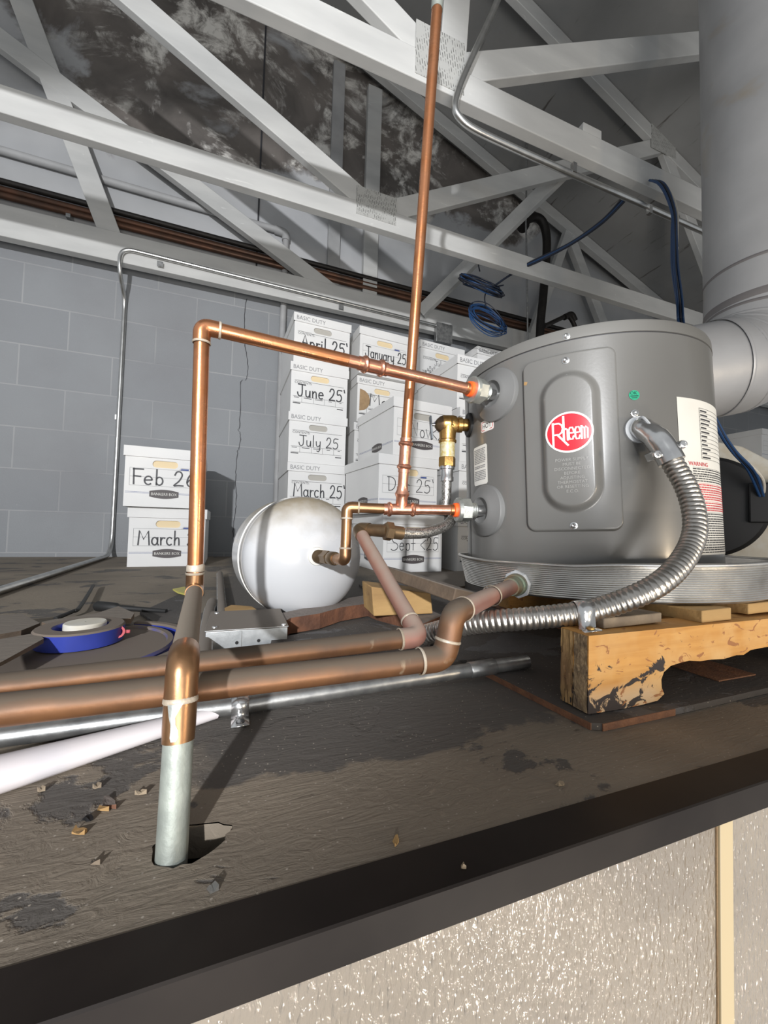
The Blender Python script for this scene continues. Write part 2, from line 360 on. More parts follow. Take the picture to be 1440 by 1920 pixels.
# nail plate
g = G('nail_plate', .5, .35)
x, y, z = g.xyz(); cb = g.N.new('ShaderNodeCombineXYZ'); g.L.new(x, cb.inputs[0]); g.L.new(z, cb.inputs[1])
br = g.N.new('ShaderNodeTexBrick'); g.L.new(g.mp((1, 1, 1), (0, 0, 1.4), src=cb.outputs[0]), br.inputs['Vector']); br.inputs['Scale'].default_value = 1
br.inputs['Brick Width'].default_value = .022; br.inputs['Row Height'].default_value = .0085; br.inputs['Mortar Size'].default_value = .0033; br.offset = .25
teeth = g.mth('MULTIPLY', g.rng(br.outputs['Fac'], .5, .1), g.rng(g.noise(g.co, 30, 2), .40, .52))
c = g.mix(teeth, (.50, .50, .48), (.12, .12, .115))
M['gusset'] = g.done(c, g.bump(teeth, .4, .002))
# braided hose
g = G('steel_braid', .35, .9)
u = g.tc.outputs['UV']
c1 = g.noise(g.mp((1, 1, .5)), 600, 2); c = g.mix(g.rng(c1, .45, .55), (.22, .21, .19), (.62, .60, .57))
M['braid'] = g.done(c, g.bump(c1, .6, .001))

# ------------------------------------------------------------------ the room
WY = 2.5
def roofz(x): return 3.29-.365*(x-.84)
XL, XR = -3.2, 6.0
def struct(o): return tag(o, kind='structure')
# deck with the ragged hole the pipe drops through
HX, HY = -.024, .276
hole = []
for i in range(28):
    a = 2*pi*i/28; rr = 1+random.uniform(-.06, .06)
    rx = .0185 if cos(a) < 0 else .0235+(.006 if .1 < a < 1.1 else 0)
    hole.append((HX+rx*rr*cos(a), HY+.0165*rr*sin(a)))
def plate_hole(z0, z1, y0, y1):
    m = MB(); n = len(hole); sq = []
    for x, y in hole:
        a = atan2(y-HY, x-HX); k = min(abs(.055/cos(a)) if abs(cos(a)) > 1e-6 else 9, abs(.045/sin(a)) if abs(sin(a)) > 1e-6 else 9); sq.append((HX+k*cos(a), HY+k*sin(a)))
    # snap the four nearest ring points to the square's corners
    for cx, cy in ((.055, .045), (-.055, .045), (-.055, -.045), (.055, -.045)):
        j = min(range(n), key=lambda i: (sq[i][0]-HX-cx)**2+(sq[i][1]-HY-cy)**2); sq[j] = (HX+cx, HY+cy)
    m.add([(x, y, z1) for x, y in hole]+[(x, y, z1) for x, y in sq], [(i, n+i, n+(i+1) % n, (i+1) % n) for i in range(n)])
    m.add([(x, y, z1-.0008) for x, y in hole]+[(x, y, z0) for x, y in hole], [((i+1) % n, i, n+i, n+(i+1) % n)[::-1] for i in range(n)])
    a0, a1, b0, b1 = HX-.055, HX+.055, HY-.045, HY+.045
    for X0, X1, Y0, Y1 in ((XL, a0, y0, y1), (a1, XR, y0, y1), (a0, a1, y0, b0), (a0, a1, b1, y1)):
        m.add([(X0, Y0, z1), (X1, Y0, z1), (X1, Y1, z1), (X0, Y1, z1)], [(0, 1, 2, 3)])
    m.add([(XL, y0, z0), (XR, y0, z0), (XR, y0, z1), (XL, y0, z1)], [(0, 1, 2, 3)])
    return m
struct(plate_hole(-.022, 0, .222, WY).build('floor', M['deck']))
struct(MB().box(XL, XR, .224, WY, -.16, -.12).build('dark_underplate', M['sheet']))          # added unseen dark plate, keeps light from showing through the pipe hole
struct(MB().box(XL, XR, WY, WY+.2, -.16, 1.60).build('wall_back', M['block']))
mb = MB(); mb.prism([(XL, 1.60), (XR, 1.60), (XR, roofz(XR)+.02), (XL, roofz(XL)+.02)], lambda x, z, h: (x, h, z), WY+.002, WY+.12)
struct(mb.build('wall_gable', M['gable']))
mb = MB(); mb.prism([(XL, roofz(XL)), (XR, roofz(XR)), (XR, roofz(XR)+.05), (XL, roofz(XL)+.05)], lambda x, z, h: (x, h, z), -1.6, WY+.12)
struct(mb.build('ceiling', M['roof']))
# crack that runs down the block joints
cr = [(463, 560), (459, 585), (458, 620), (459, 645), (462, 665), (465, 692), (461, 712), (452, 716), (451, 760), (449, 800), (447, 806), (451, 815), (449, 838), (445, 850), (442, 885), (442, 905), (443, 935), (441, 960), (437, 990), (438, 1020)]
pts = smooth([atY(px, py, WY-.0012) for px, py in cr], 5); mb = MB(); vs_, n = [], len(pts)
for i, p in enumerate(pts):
    k = .0016+.0012*random.random(); j = random.uniform(-.0025, .0025); vs_ += [p+Vector((j-k, 0, 0)), p+Vector((j+k, 0, 0))]
mb.add(vs_, [(2*i, 2*i+1, 2*i+3, 2*i+2) for i in range(n-1)])
o = mb.build('crack', M['ink']); struct(o)
# thin joint between the gable boards, two vertical battens on the gable
sx = (atY(489, 90, WY).x+atY(490, 470, WY).x)/2
struct(MB().box(sx-.005, sx+.005, WY-.003, WY+.002, 1.74, 3.45).build('trim_2', M['ink']))
struct(MB().box(.475, .555, WY-.03, WY, 1.74, 3.30).build('trim_3', M['stud'], bevel=.002))
struct(MB().box(.715, .815, WY-.045, WY, 1.74, 3.22).build('trim_4', M['truss'], bevel=.002))
# dark drip edge at the front of the deck, pebbled panel and cover strip below it
mb = MB(); mb.prism([(.226, .0006), (.1975, .0006), (.1965, -.0004), (.1965, -.0205), (.199, -.0205), (.199, -.003), (.226, -.003)], lambda y, z, h: (h, y, z), XL, XR)
struct(mb.build('trim_5', M['trim']))
sxs = atY(1357, 1600, .203).x
struct(MB().box(XL, sxs-.001, .2035, .215, -2.4, -.004).build('wall_front', M['panel']))
struct(MB().box(sxs+.001, XR, .2035, .215, -2.4, -.004).build('wall_front_right', M['panel']))
struct(MB().box(sxs-.0085, sxs+.0075, .2005, .2034, -2.4, -.0035).build('trim_6', M['tan'], bevel=.0006))
struct(MB().box(sxs-.0097, sxs-.0087, .2022, .2034, -2.4, -.0035).build('trim_7', M['brown']))

# ------------------------------------------------------------------ roof trusses
def clipbeam(m, a, b, wd, y, th):
    m.beam((a[0], y, a[1]), (b[0], y, b[1]), wd, th); return m
def truss(label, y, webs, plates, chord=(1.555, 1.652), th=.038, post=()):
    t = thing('roof_truss', label, 'roof truss', (0, y, 0), group='painted roof trusses')
    m = MB().box(-3.1, 5.6, y-th/2, y+th/2, *chord); m.build('bottom_chord', M['truss'], t, bevel=.003)
    m = MB(); m.prism([(-3.1, roofz(-3.1)-.095), (5.6, roofz(5.6)-.095), (5.6, roofz(5.6)-.004), (-3.1, roofz(-3.1)-.004)], lambda x, z, h: (x, h, z), y-th/2, y+th/2)
    m.build('top_chord', M['truss'], t, bevel=.003)
    for a, b, wd in webs: clipbeam(MB(), a, b, wd, y+.002+.0022*(webs.index((a, b, wd)) % 3), th-.003).build('web', M['truss'], t, bevel=.003)
    for cx, cz, wx, wz in plates: MB().box(cx-wx/2, cx+wx/2, y-th/2-.002, y-th/2+.001, cz-wz/2, cz+wz/2).build('nail_plate', M['gusset'], t)
    return t
webs = [((.53, 1.640), (-2.6, 3.27), .092), ((.56, 1.640), (2.45, 2.68), .092), ((2.42, 2.70), (3.12, 1.61), .085)]
truss('white painted timber truss nearest the camera, steel conduit along its bottom chord', 1.055, webs+[((.575, 1.64), (.66, 3.26), .092)], [(.53, 1.655, .17, .17), (2.42, 2.66, .2, .14)])
truss('white painted timber truss crossing the middle of the view behind the tall copper riser', 1.655, webs, [(.53, 1.655, .19, .13), (2.42, 2.68, .22, .16)])
truss('grey painted timber truss against the back wall, its bottom chord along the block top', 2.40, [((.53, 1.66), (-2.6, 3.27), .092), ((-.655, 1.60), (-1.50, 3.75), .10), ((2.42, 2.64), (2.95, 1.7), .085), ((2.05, 1.66), (2.42, 2.64), .07)], [(-1.9, 1.64, .1, .09)], chord=(1.558, 1.715), th=.05)
b = MB(); b.beam((1.10, 2.36, 1.66), (1.70, 1.69, 2.30), .085, .038, Vector((.7, .7, 0))); t = b.build('brace_board', M['truss'], bevel=.003)
tag(t, 'grey diagonal brace rising behind the middle truss above the blue cable coil', 'brace')
t = MB().box(*[q for q in (1.155, 1.245)], 1.04, 1.075, 1.653, 1.69).build('wood_block', M['truss'], bevel=.003)
_p = atY(1107, 268, 1.05); t.location = (_p.x-1.20, 0, 0); tag(t, 'small white wood block sitting on top of the nearest truss chord', 'wood block')
# ------------------------------------------------------------------ lettering
_tc = {}
def typeset(s, size=1., sx=1.):
    if s not in _tc:
        cu = bpy.data.curves.new('t', 'FONT'); cu.body = s; cu.size = 1; cu.resolution_u = 3
        o = bpy.data.objects.new('t', cu); COL.objects.link(o)
        me = o.evaluated_get(bpy.context.evaluated_depsgraph_get()).to_mesh()
        _tc[s] = ([(v.co.x, v.co.y) for v in me.vertices], [tuple(p.vertices) for p in me.polygons])
        o.to_mesh_clear(); bpy.data.objects.remove(o); bpy.data.curves.remove(cu)
    v, f = _tc[s]; return [(x*size*sx, y*size) for x, y in v], f
def twidth(vf): xs = [p[0] for p in vf[0]]; return min(xs), max(xs)
def moved(vf, dx, dy): return [(x+dx, y+dy) for x, y in vf[0]], vf[1]
def centred(s, size, cx, cy, sx=1.):
    vf = typeset(s, size, sx); a, b = twidth(vf); return moved(vf, cx-(a+b)/2, cy)
def ribbon(pts, wd):
    P = [Vector((p[0], p[1])) for p in pts]; n = len(P); vs = []
    for i in range(n):
        t = (P[min(i+1, n-1)]-P[max(i-1, 0)]).normalized(); q = Vector((-t.y, t.x))*wd/2
        e = P[i]+(t*-wd*.35 if i == 0 else t*wd*.35 if i == n-1 else Vector((0, 0)))
        vs += [tuple(e+q), tuple(e-q)]
    return vs, [(2*i, 2*i+1, 2*i+3, 2*i+2) for i in range(n-1)]
def rect(x0, y0, x1, y1): return [(x0, y0), (x1, y0), (x1, y1), (x0, y1)], [(0, 1, 2, 3)]
def joined(*l):
    V, F = [], []
    for v, f in l: b = len(V); V += v; F += [tuple(i+b for i in q) for q in f]
    return V, F
def ell(cx, cy, a, b, t0, t1, n=12): return [(cx+a*cos(radians(t0+(t1-t0)*i/n)), cy+b*sin(radians(t0+(t1-t0)*i/n))) for i in range(n+1)]
GL = {  # hand-drawn strokes, cap height 1
 'F': (.55, [[(.1, 0), (.08, 1)], [(.05, .97), (.62, .98)], [(.1, .52), (.48, .5)]]),
 'M': (.95, [[(.05, 0), (.12, 1), (.45, .38), (.8, .98), (.9, 0)]]),
 'A': (.7, [[(.02, 0), (.34, 1), (.68, .0)], [(.12, .36), (.58, .34)]]),
 'J': (.7, [[(.1, .97), (.8, .95)], [(.48, .95), (.5, .3), (.42, .06), (.25, .0), (.1, .12), (.05, .3)]]),
 'D': (.75, [[(.12, 1), (.14, 0)], [(.0, 1.0), (.4, .98), (.66, .75), (.66, .35), (.45, .08), (.14, 0)]]),
 'N': (.8, [[(.08, 0), (.1, 1), (.62, .05), (.64, 1)]]),
 'S': (.75, [[(.55, 1.02), (.3, .98), (.12, .8), (.25, .6), (.55, .5), (.72, .3), (.55, .06), (.2, .0), (.0, .08)]]),
 'a': (.55, [ell(.26, .26, .22, .26, 60, 400), [(.48, .52), (.47, .1), (.56, 0)]]),
 'b': (.55, [[(.1, 1.02), (.1, 0)], ell(.27, .26, .2, .26, 150, -150)]),
 'c': (.48, [ell(.28, .26, .23, .27, 50, 310)]),
 'e': (.55, [[(.08, .28), (.47, .31)], ell(.28, .27, .22, .27, 10, 310)]),
 'h': (.55, [[(.1, 1.0), (.1, 0)], [(.1, .3), (.25, .5), (.42, .45), (.46, 0)]]),
 'i': (.25, [[(.1, .5), (.1, 0)], [(.1, .70), (.11, .73)]]),
 'l': (.25, [[(.1, 1.05), (.1, 0)]]),
 'n': (.55, [[(.08, .52), (.1, 0)], [(.1, .32), (.25, .5), (.42, .45), (.46, 0)]]),
 'o': (.55, [ell(.27, .26, .21, .26, 90, 455)]),
 'p': (.55, [[(.1, .5), (.1, -.42)], ell(.28, .25, .2, .26, 150, -150)]),
 'r': (.4, [[(.08, .52), (.1, 0)], [(.1, .32), (.22, .5), (.4, .48)]]),
 't': (.4, [[(.2, .85), (.2, 0)], [(.0, .5), (.42, .52)]]),
 'u': (.55, [[(.06, .52), (.08, .12), (.22, 0), (.4, .1), (.46, .5)], [(.46, .5), (.48, 0)]]),
 'v': (.5, [[(.02, .62), (.22, 0), (.48, .62)]]),
 'y': (.55, [[(.06, .52), (.1, .15), (.26, .04), (.44, .2)], [(.48, .54), (.46, -.1), (.34, -.4), (.14, -.36)]]),
 '2': (.65, [[(.08, .72), (.2, .95), (.42, .95), (.52, .72), (.35, .35), (.04, .02), (.3, .04), (.6, .03)]]),
 '5': (.65, [[(.58, .95), (.16, .93), (.12, .55), (.38, .6), (.55, .38), (.48, .1), (.25, .0), (.04, .08)]]),
 '6': (.62, [[(.45, 1.0), (.2, .7), (.08, .3), (.2, .04), (.42, .05), (.54, .25), (.42, .46), (.2, .42), (.1, .26)]]),
 "'": (.2, [[(.06, 1.05), (.12, .82)]]), ' ': (.35, []), '<': (.6, [[(.6, .75), (.05, .4), (.55, .05)]])}
def hand(s, x, y, h, wd, sx=1., drift=0.):
    out = []
    for ch in s:
        adv, st = GL[ch]
        for q in st:
            p = [(x+a*h*sx, y+b*h) for a, b in q]
            if len(p) > 3 and ch not in 'MFN': p = [tuple(v)[:2] for v in smooth([(a, b, 0) for a, b in p], 4)]
            out.append(ribbon(p, wd))
        x += adv*h*sx+h*.10*sx; y += drift*h
    return joined(*out)
def stadium(cx, cy, w, h, n=8):
    r = h/2; return [(cx+w/2-r+r*cos(a), cy+r*sin(a)) for a in [-pi/2+pi*i/n for i in range(n+1)]]+[(cx-w/2+r+r*cos(a), cy+r*sin(a)) for a in [pi/2+pi*i/n for i in range(n+1)]]

# ------------------------------------------------------------------ storage boxes
BH, BW, BD = .258, .300, .415
def file_box(label, x, y, z, rz=0., style='basic', text=None, th=.05, tx=-.10, tz=.105, tw=.006, tsx=1., hole='manila', group='white file storage boxes', bw=BW, bd=BD, side=False, torn=False, drift=0.):
    """x,y: front-left foot of the lid; box runs back along +Y"""
    q = Quaternion((0, 0, 1), rz)
    off = q @ Vector((bw/2+.006, 0, 0))
    t = thing('file_box', label, 'storage box', (x+off.x, y+off.y, z), q, group)
    hw = bw/2; zt = BH-.002
    # body: shell with a real hand hole in the front panel
    m = MB()
    hs = stadium(0, .187, .098, .030)
    n = len(hs); outer = [(hw, .0), (hw, zt), (-hw, zt), (-hw, 0)]
    # front panel with hole, triangulated as fans between hole and frame
    y0 = .007
    fr = []
    for a, b in hs:
        k = min(hw/abs(a) if abs(a) > 1e-6 else 99, ((zt-.187) if b > .187 else .187)/max(abs(b-.187), 1e-6)); fr.append((a*k, .187+(b-.187)*k))
    for c in outer:
        j = min(range(n), key=lambda i: (fr[i][0]-c[0])**2+(fr[i][1]-c[1])**2); fr[j] = c
    m.add([(a, y0, b) for a, b in hs]+[(a, y0, b) for a, b in fr]+[(a, y0+.006, b) for a, b in hs],
          [((i+1) % n, n+(i+1) % n, n+i, i) for i in range(n)]+[(i, 2*n+i, 2*n+(i+1) % n, (i+1) % n) for i in range(n)])
    m.add([(-hw, y0, 0), (hw, y0, 0), (hw, bd, 0), (-hw, bd, 0), (-hw, y0, zt), (hw, y0, zt), (hw, bd, zt), (-hw, bd, zt)], [(3, 2, 1, 0), (4, 5, 6, 7), (1, 2, 6, 5), (2, 3, 7, 6), (3, 0, 4, 7)])
    m.build('body', M['card'], t, local=True)
    MB().box(-.054, .054, y0+.006, y0+.009, .170, .204).build('hand_hole', M[hole], t, local=True)
    lw = hw+.006
    lid = MB(); lid.add([(-lw, 0, BH-.044), (lw, 0, BH-.044), (lw, bd+.007, BH-.044), (-lw, bd+.007, BH-.044), (-lw, 0, BH), (lw, 0, BH), (lw, bd+.007, BH), (-lw, bd+.007, BH)], [(4, 5, 6, 7), (0, 1, 5, 4), (1, 2, 6, 5), (2, 3, 7, 6), (3, 0, 4, 7)])
    for a, b, c, d in ((-lw, -hw+.001, 0, bd+.007), (hw-.001, lw, 0, bd+.007), (-lw, lw, 0, y0+.001)):
        lid.add([(a, c, BH-.044), (b, c, BH-.044), (b, d, BH-.044), (a, d, BH-.044)], [(3, 2, 1, 0)])
    lo = lid.build('lid', M['card'], t, local=True)
    F = lambda a, b: (a, y0-.0007, b)
    S = lambda a, b: (-hw-.0007, bd/2-a, b)
    if style == 'basic':
        MB().flat(moved(typeset('BASIC DUTY', .030, .92), -lw+.013, BH-.034), lambda a, b: (a, -.0007, b)).build('lid_lettering', M['grayink'], lo, local=True)
        f = [moved(typeset('CONTENTS:', .0165, 1.0), -hw+.018, .151), rect(-hw+.018, .1655, -hw+.09, .1672), rect(-hw+.09, .1625, hw-.02, .1640)]
        f += [rect(-hw+.012, .083, hw-.02, .0843), rect(-hw+.012, .053, hw-.02, .0543)]
        for k in (.19, .39, .585, .785): f.append(rect(-hw+k*bw, .0543, -hw+k*bw+.0012, .083))
        for k, ww in ((.055, .026), (.225, .04), (.42, .04), (.66, .018), (.86, .012)): f.append(rect(-hw+k*bw, .0755, -hw+k*bw+ww, .0785))
        f += [rect(-hw+.012, .045, -hw+.05, .050), rect(hw-.055, .040, hw-.022, .0445)]
        MB().flat(joined(*f), F).build('printed_form', M['ink'], t, local=True)
    else:
        a0, a1 = -hw+.018, hw-.018; e = .0011
        f = [rect(a0, .166-e, a1, .166), rect(a0, .090, a1, .090+e), rect(a0, .090, a0+e, .166), rect(a1-e, .090, a1, .166), rect(a0, .128, a1, .128+e)]
        f += [ribbon([(a1-.078, .166), (a1-.070, .176), (a1-.004, .176), (a1, .166)], .0011)]
        MB().flat(joined(*f), F).build('printed_form', M['grayink'], t, local=True)
        MB().flat(([(a1-.074, .1665), (a1-.040, .1665), (a1-.040, .1735), (a1-.069, .1735)], [(0, 1, 2, 3)]), F).build('printed_tab', M['blueink'], t, local=True)
        def logo(fn, cx, par):
            lens = [(cx-.056, .045), (cx-.056, .069)]+[(cx-.056+.112*i/10, .069+.008*sin(pi*i/10)) for i in range(1, 10)]+[(cx+.056, .069), (cx+.056, .045)]+[(cx+.056-.112*i/10, .045-.008*sin(pi*i/10)) for i in range(1, 10)]
            MB().add([fn(a, b) for a, b in lens], [tuple(range(len(lens)))]).build('logo_plate', M['plate'], par, local=True)
            MB().flat(joined(centred('BANKERS BOX', .0165, cx, .0512, .92), centred('BANKERS BOX', .0165, cx+.0003, .0514, .92)), lambda a, b: push(fn, a, b)).build('logo_lettering', M['white'], par, local=True)
            for zz in (.058, .0625):
                MB().flat(rect(-hw+.004 if fn is F else -bd/2+.02, zz, hw-.004 if fn is F else bd/2-.01, zz+.0012), fn3(fn)).build('printed_line', M['blueink'], par, local=True)
        def push(fn, a, b): p = Vector(fn(a, b)); return tuple(p+(Vector((0, -.0005, 0)) if fn is F else Vector((-.0005, 0, 0))))
        def fn3(fn): return (lambda a, b: (a, y0-.0003, b)) if fn is F else (lambda a, b: (-hw-.0003, bd/2-a, b))
        logo(F, .0, t)
        if side: logo(S, .03, t)
    if text:
        xx = tx
        for wrd in text.split(' '):
            MB().flat(hand(wrd, xx, tz, th, tw, tsx, drift), lambda a, b: (a, y0-.0012, b)).build('handwriting', M['marker'], t, local=True)
            xx += sum(GL[c][0]*th*tsx+th*.10*tsx for c in wrd+' ')
    if torn:
        MB().add([(-hw+.012+.002*sin(7*b)+.062*sqrt(max(0, 1-((b-.125)/.062)**2))*(1 if k else 0), y0-.0009, b) for b in [.063+.0062*i for i in range(21)] for k in (0, 1)], [(2*i, 2*i+1, 2*i+3, 2*i+2) for i in range(20)]).build('torn_patch', M['brown'], t, local=True)
    return t
PZ = .260
# pair by the wall on the left
file_box('white file box marked March 26 standing on the deck by the grey block wall', -.452, 1.955, 0, 0.03, 'banker', "March 26", .062, -.115, .095, .0062, .80)
file_box('white file box marked Feb 26 on top of the March 26 box', -.468, 1.915, PZ, 0.05, 'banker', "Feb 26", .066, -.122, .096, .0062, .98)
# left column
file_box('bottom white file box of the left column, hidden behind the white tank', .214, 2.02, 0)
file_box("white file box marked March 25', just above the white tank", .218, 2.02, PZ, .02, text="March 25'", th=.066, tx=-.122, tz=.086, tw=.0062, tsx=.74, hole='holegrey')
file_box('white file box marked July 25, between the June and March boxes', .214, 2.02, 2*PZ, .02, text="July 25", th=.056, tx=-.10, tz=.088, tw=.0048, tsx=.88, hole='holegrey')
file_box("white file box marked June 25', under the April box", .216, 2.02, 3*PZ, .03, text="June 25'", th=.064, tx=-.118, tz=.085, tw=.0068, tsx=.82)
file_box("white file box marked April 25', topmost of the left column", .224, 2.02, 4*PZ, .06, text="April 25'", th=.064, tx=-.112, tz=.086, tw=.0072, tsx=.82, hole='holegrey')
# second column
file_box('bottom white file box of the second column behind the Sept box', .585, 2.07, 0)
file_box('white file box of the second column behind the Dec box', .580, 2.07, PZ)
file_box('white file box with plain side, under the torn box of the second column', .575, 2.075, 2*PZ, .03)
file_box('white file box with a torn brown patch, marked Mo, under the January box', .582, 2.06, 3*PZ, .06, text="Mo", th=.070, tx=-.078, tz=.100, tw=.0062, torn=True)
file_box('white file box marked January 25 with framed form, topmost of the second column', .577, 2.02, 4*PZ, .07, 'banker', text="January 25", th=.062, tx=-.118, tz=.096, tw=.0058, tsx=.64)
# third column, mostly behind the leaning riser
for k in range(4): file_box(('bottom hidden white file box of the third column', 'second hidden white file box of the third column', 'third hidden white file box of the third column', 'hidden white file box under the box with slanted scribbles')[k], .945, 2.035, k*PZ)
tb = file_box('white file box with small slanted scribbles, topmost of the third column', .948, 2.03, 4*PZ, .07)

for _w in (('pun', -.118, .070, .028, .0022, .8, .5), ('pao', -.088, .076, .026, .0020, .8, .5), ('Jul', -.055, .122, .032, .0022, .9, .1)):
    MB().flat(hand(*_w), lambda a, b: (a, .0058, b)).build('handwriting', M['marker'], tb, local=True)
file_box('white file box whose corner shows between the heater top and the scribbled box', 1.295, 1.97, 4*PZ, .03)
for k in range(4): file_box(('lowest white file box hidden behind the heater', 'second white file box hidden behind the heater', 'third white file box hidden behind the heater', 'fourth white file box hidden behind the heater')[k], 1.29, 2.0, k*PZ)
# front stack
file_box('white file box marked Sept standing on the deck behind the copper tee', .588, 1.60, 0, .06, 'banker', text="Sept <25", th=.060, tx=-.112, tz=.098, tw=.0036, tsx=.78, side=True)
file_box("white file box marked D 25' in the middle of the front stack", .552, 1.578, PZ, .10, 'banker', text="Dec 25'", th=.060, tx=-.108, tz=.100, tw=.0036, tsx=.95, side=True)
file_box('white file box marked Nov on top of the front stack', .617, 1.584, 2*PZ, .10, 'banker', text="Nov<25", th=.066, tx=-.062, tz=.092, tw=.0038, tsx=.78, hole='holegrey', side=True)
# stack beside it, under the box that tops it
for k in range(3): file_box(('white file box marked D on the deck beside the pan rim', 'plain white file box just left of the heater at nut height', 'white file box left of the heater behind the brass valve')[k], .957, 1.592, k*PZ, 0, text=('D', None, None)[k], th=.06, tx=-.10, tz=.085, tw=.004)
file_box('white file box with a large plain side, left of the heater top', .950, 1.612, 3*PZ, .04)
# far boxes right of the heater
for k in range(4):
    p = atZ(1430, 803, 4*PZ-.002)
    file_box(('bottom grey-lit file box of the far right stack', 'second file box of the far right stack', 'third file box of the far right stack, below its top box', 'topmost file box of the far right stack beside the duct elbow')[k], p.x-.006, p.y+.0, k*PZ, 0, 'banker' if k == 3 else 'basic', bd=.60)
p = atZ(1364, 790, 4*PZ)
file_box('white file box half hidden under the duct elbow far right', p.x+.0, p.y+.22, 3*PZ)
for k in range(3): file_box(('lowest file box under the duct elbow', 'middle file box under the duct elbow', 'third file box under the duct elbow')[k], p.x, p.y+.22, k*PZ+(.1 if k == 2 else 0)*0)
# ------------------------------------------------------------------ pallet on its plywood sheet
AX = Vector((-.02, .038, 1)).normalized()
TILT = Vector((0, 0, 1)).rotation_difference(AX)
PC, HC, HR = Vector((.664, .579, .0975)), Vector((.645, .599, .1)), .22
def padz(x, y): return PC.z+.002*AX.z-((x-PC.x)*AX.x+(y-PC.y)*AX.y)/AX.z      # underside of the pan
sh = MB(); sh.prism([(.341, .3035), (.352, .2985), (.50, .300), (.70, .305), (1.45, .31), (1.45, 1.25), (.38, 1.25), (.318, .475), (.322, .46)], lambda x, y, h: (x, y, h), .0005, .0075)
t = sh.build('plywood_sheet', M['sheet']); tag(t, 'dark thin plywood sheet lying under the pallet, its corner towards the camera', 'plywood sheet')
MB().beam((.341, .3032, .0038), (.3225, .460, .0038), .0072, .0012, Vector((-1, -.1, 0))).build('raw_edge', M['sheetedge'], t)
MB().beam((.351, .2982, .0038), (.46, .2994, .0038), .0072, .0012, Vector((0, -1, 0))).build('raw_edge', M['sheetedge'], t)
pal = thing('pallet', 'rough wooden pallet with a gnawed orange stringer carrying the water heater', 'pallet', (.348, .315, .0078))
def stringer(y0, y1, top, name_notch):
    prof = [(.350, .0095), (.36, .0088), (.395, .0082), (.43, .0085), (.455, .010), (.466, .016)]
    prof += [(.462, .024), (.4615, .033), (.466, .041), (.478, .047), (.495, .049), (.51, .050), (.53, .0475), (.55, .0475), (.575, .046), (.60, .0485), (.615, .0475), (.63, .0525), (.66, .0535), (.72, .053), (.78, .048), (.80, .0095), (1.0, .0085), (1.25, .0085)]
    m = MB(); tops = [(1.25, top), (.352, top)]
    m.prism(prof+tops, lambda x, z, h: (x+(z-.05)*-.02+(.0016*sin(z*310+h*90) if x < .36 else 0), h, z), y0, y1)
    return m
s1 = stringer(.3155, .353, .0905, 1).build('stringer', M['pallet'], pal, ang=25)
# end grain faces on the left end: two blocks meet there
def rough_end(y0, y1, x0, depth):
    n, k = 9, 12; vs_, fs = [], []
    for i in range(n+1):
        for j in range(k+1):
            yy = y0+(y1-y0)*i/n; zz = .0095+(.0900-.0095)*j/k
            vs_.append((x0-(.0006+depth*random.random())+(.004*(1-j/k) if False else 0), yy, zz))
    for i in range(n):
        for j in range(k): a = i*(k+1)+j; fs.append((a, a+1, a+k+2, a+k+1))
    m = MB(); m.add(vs_, fs); return m
rough_end(.3165, .3345, .3515, .0012).build('end_grain', M['endgrain'], s1, ang=20)
rough_end(.3355, .3525, .3515, .0016).build('end_grain', mat('pale_end_grain', (.42, .27, .11), (.22, .13, .06), 26, .85, 0, .4, 200, stretch=(.5, 1, .5)), s1, ang=20)
m2 = MB(); m2.box(.62, 1.25, .545, .583, .009, padz(.8, .56)-.0155); m2.build('stringer', M['pallet'], pal, bevel=.001)
m2 = MB(); m2.box(.62, 1.25, .79, .828, .009, padz(.8, .81)-.0155); m2.build('stringer', M['pallet'], pal, bevel=.001)
def slat(x0, x1, y0, y1, th, m, name='deck_board'):
    P = []
    for dz in (-th, -.0008):
        for xx, yy in ((x0, y0), (x1, y0), (x1, y1), (x0, y1)): P.append((xx, yy, padz(xx, yy)+dz))
    k = MB(); k.hexa(P); return k.build(name, m, pal, bevel=.0012)
slat(.392, .487, .332, .395, .0125, M['slat'])
slat(.545, .603, .322, .84, .0165, M['scrap'])
slat(.655, .745, .330, .84, .0150, M['scrap'])
slat(.80, .88, .330, .84, .0150, M['slat'])
# bottom boards seen through the notch
MB().box(.600, .680, .335, .86, .0078, .0095).build('bottom_board', M['sheetedge'], pal)
for x0, x1 in ((.745, .79), (.70, .742)): MB().box(x0, x1, .43, .475, .008, .047).build('block', M['slat'], pal, bevel=.001)

# ------------------------------------------------------------------ drain pan
pan = thing('drain_pan', 'round ribbed aluminium drain pan under the water heater', 'drain pan', PC, TILT)
prof = [(.002, 0.0), (.002, .246), (.004, .2510)]
nrib = 15
for i in range(nrib*4+1):
    u = i/(nrib*4); prof.append((.005+.047*u, .2520+.0100*u+.00055*sin(2*pi*nrib*u)))
rim0 = .2640
prof += [(.0535, rim0+.002)]+[(.0555+.0028*sin(a), rim0+.0002+.0028*cos(a)) for a in [-.9+pi*1.25*k/8 for k in range(9)]]
prof += [(.0555, rim0-.0012), (.050, .2600), (.0075, .2495), (.004, .245), (.004, 0.0)]
m = MB()
# lathe with a dented rim
seg = 150; vs_ = []
for t_, r_ in prof:
    for i in range(seg):
        a = 2*pi*i/seg; k = (t_/.055)**2
        dz = k*(.0012*sin(a*5+1)+.0016*sin(a*3)+(-.0025*math.exp(-((a-3.75)/.16)**2)))
        vs_.append((r_*cos(a), r_*sin(a), t_+dz))
m.add(vs_, [(j*seg+i, j*seg+(i+1) % seg, (j+1)*seg+(i+1) % seg, (j+1)*seg+i) for j in range(len(prof)-1) for i in range(seg)])
m.build('pan_wall', M['alu'], pan, local=True, ang=60)

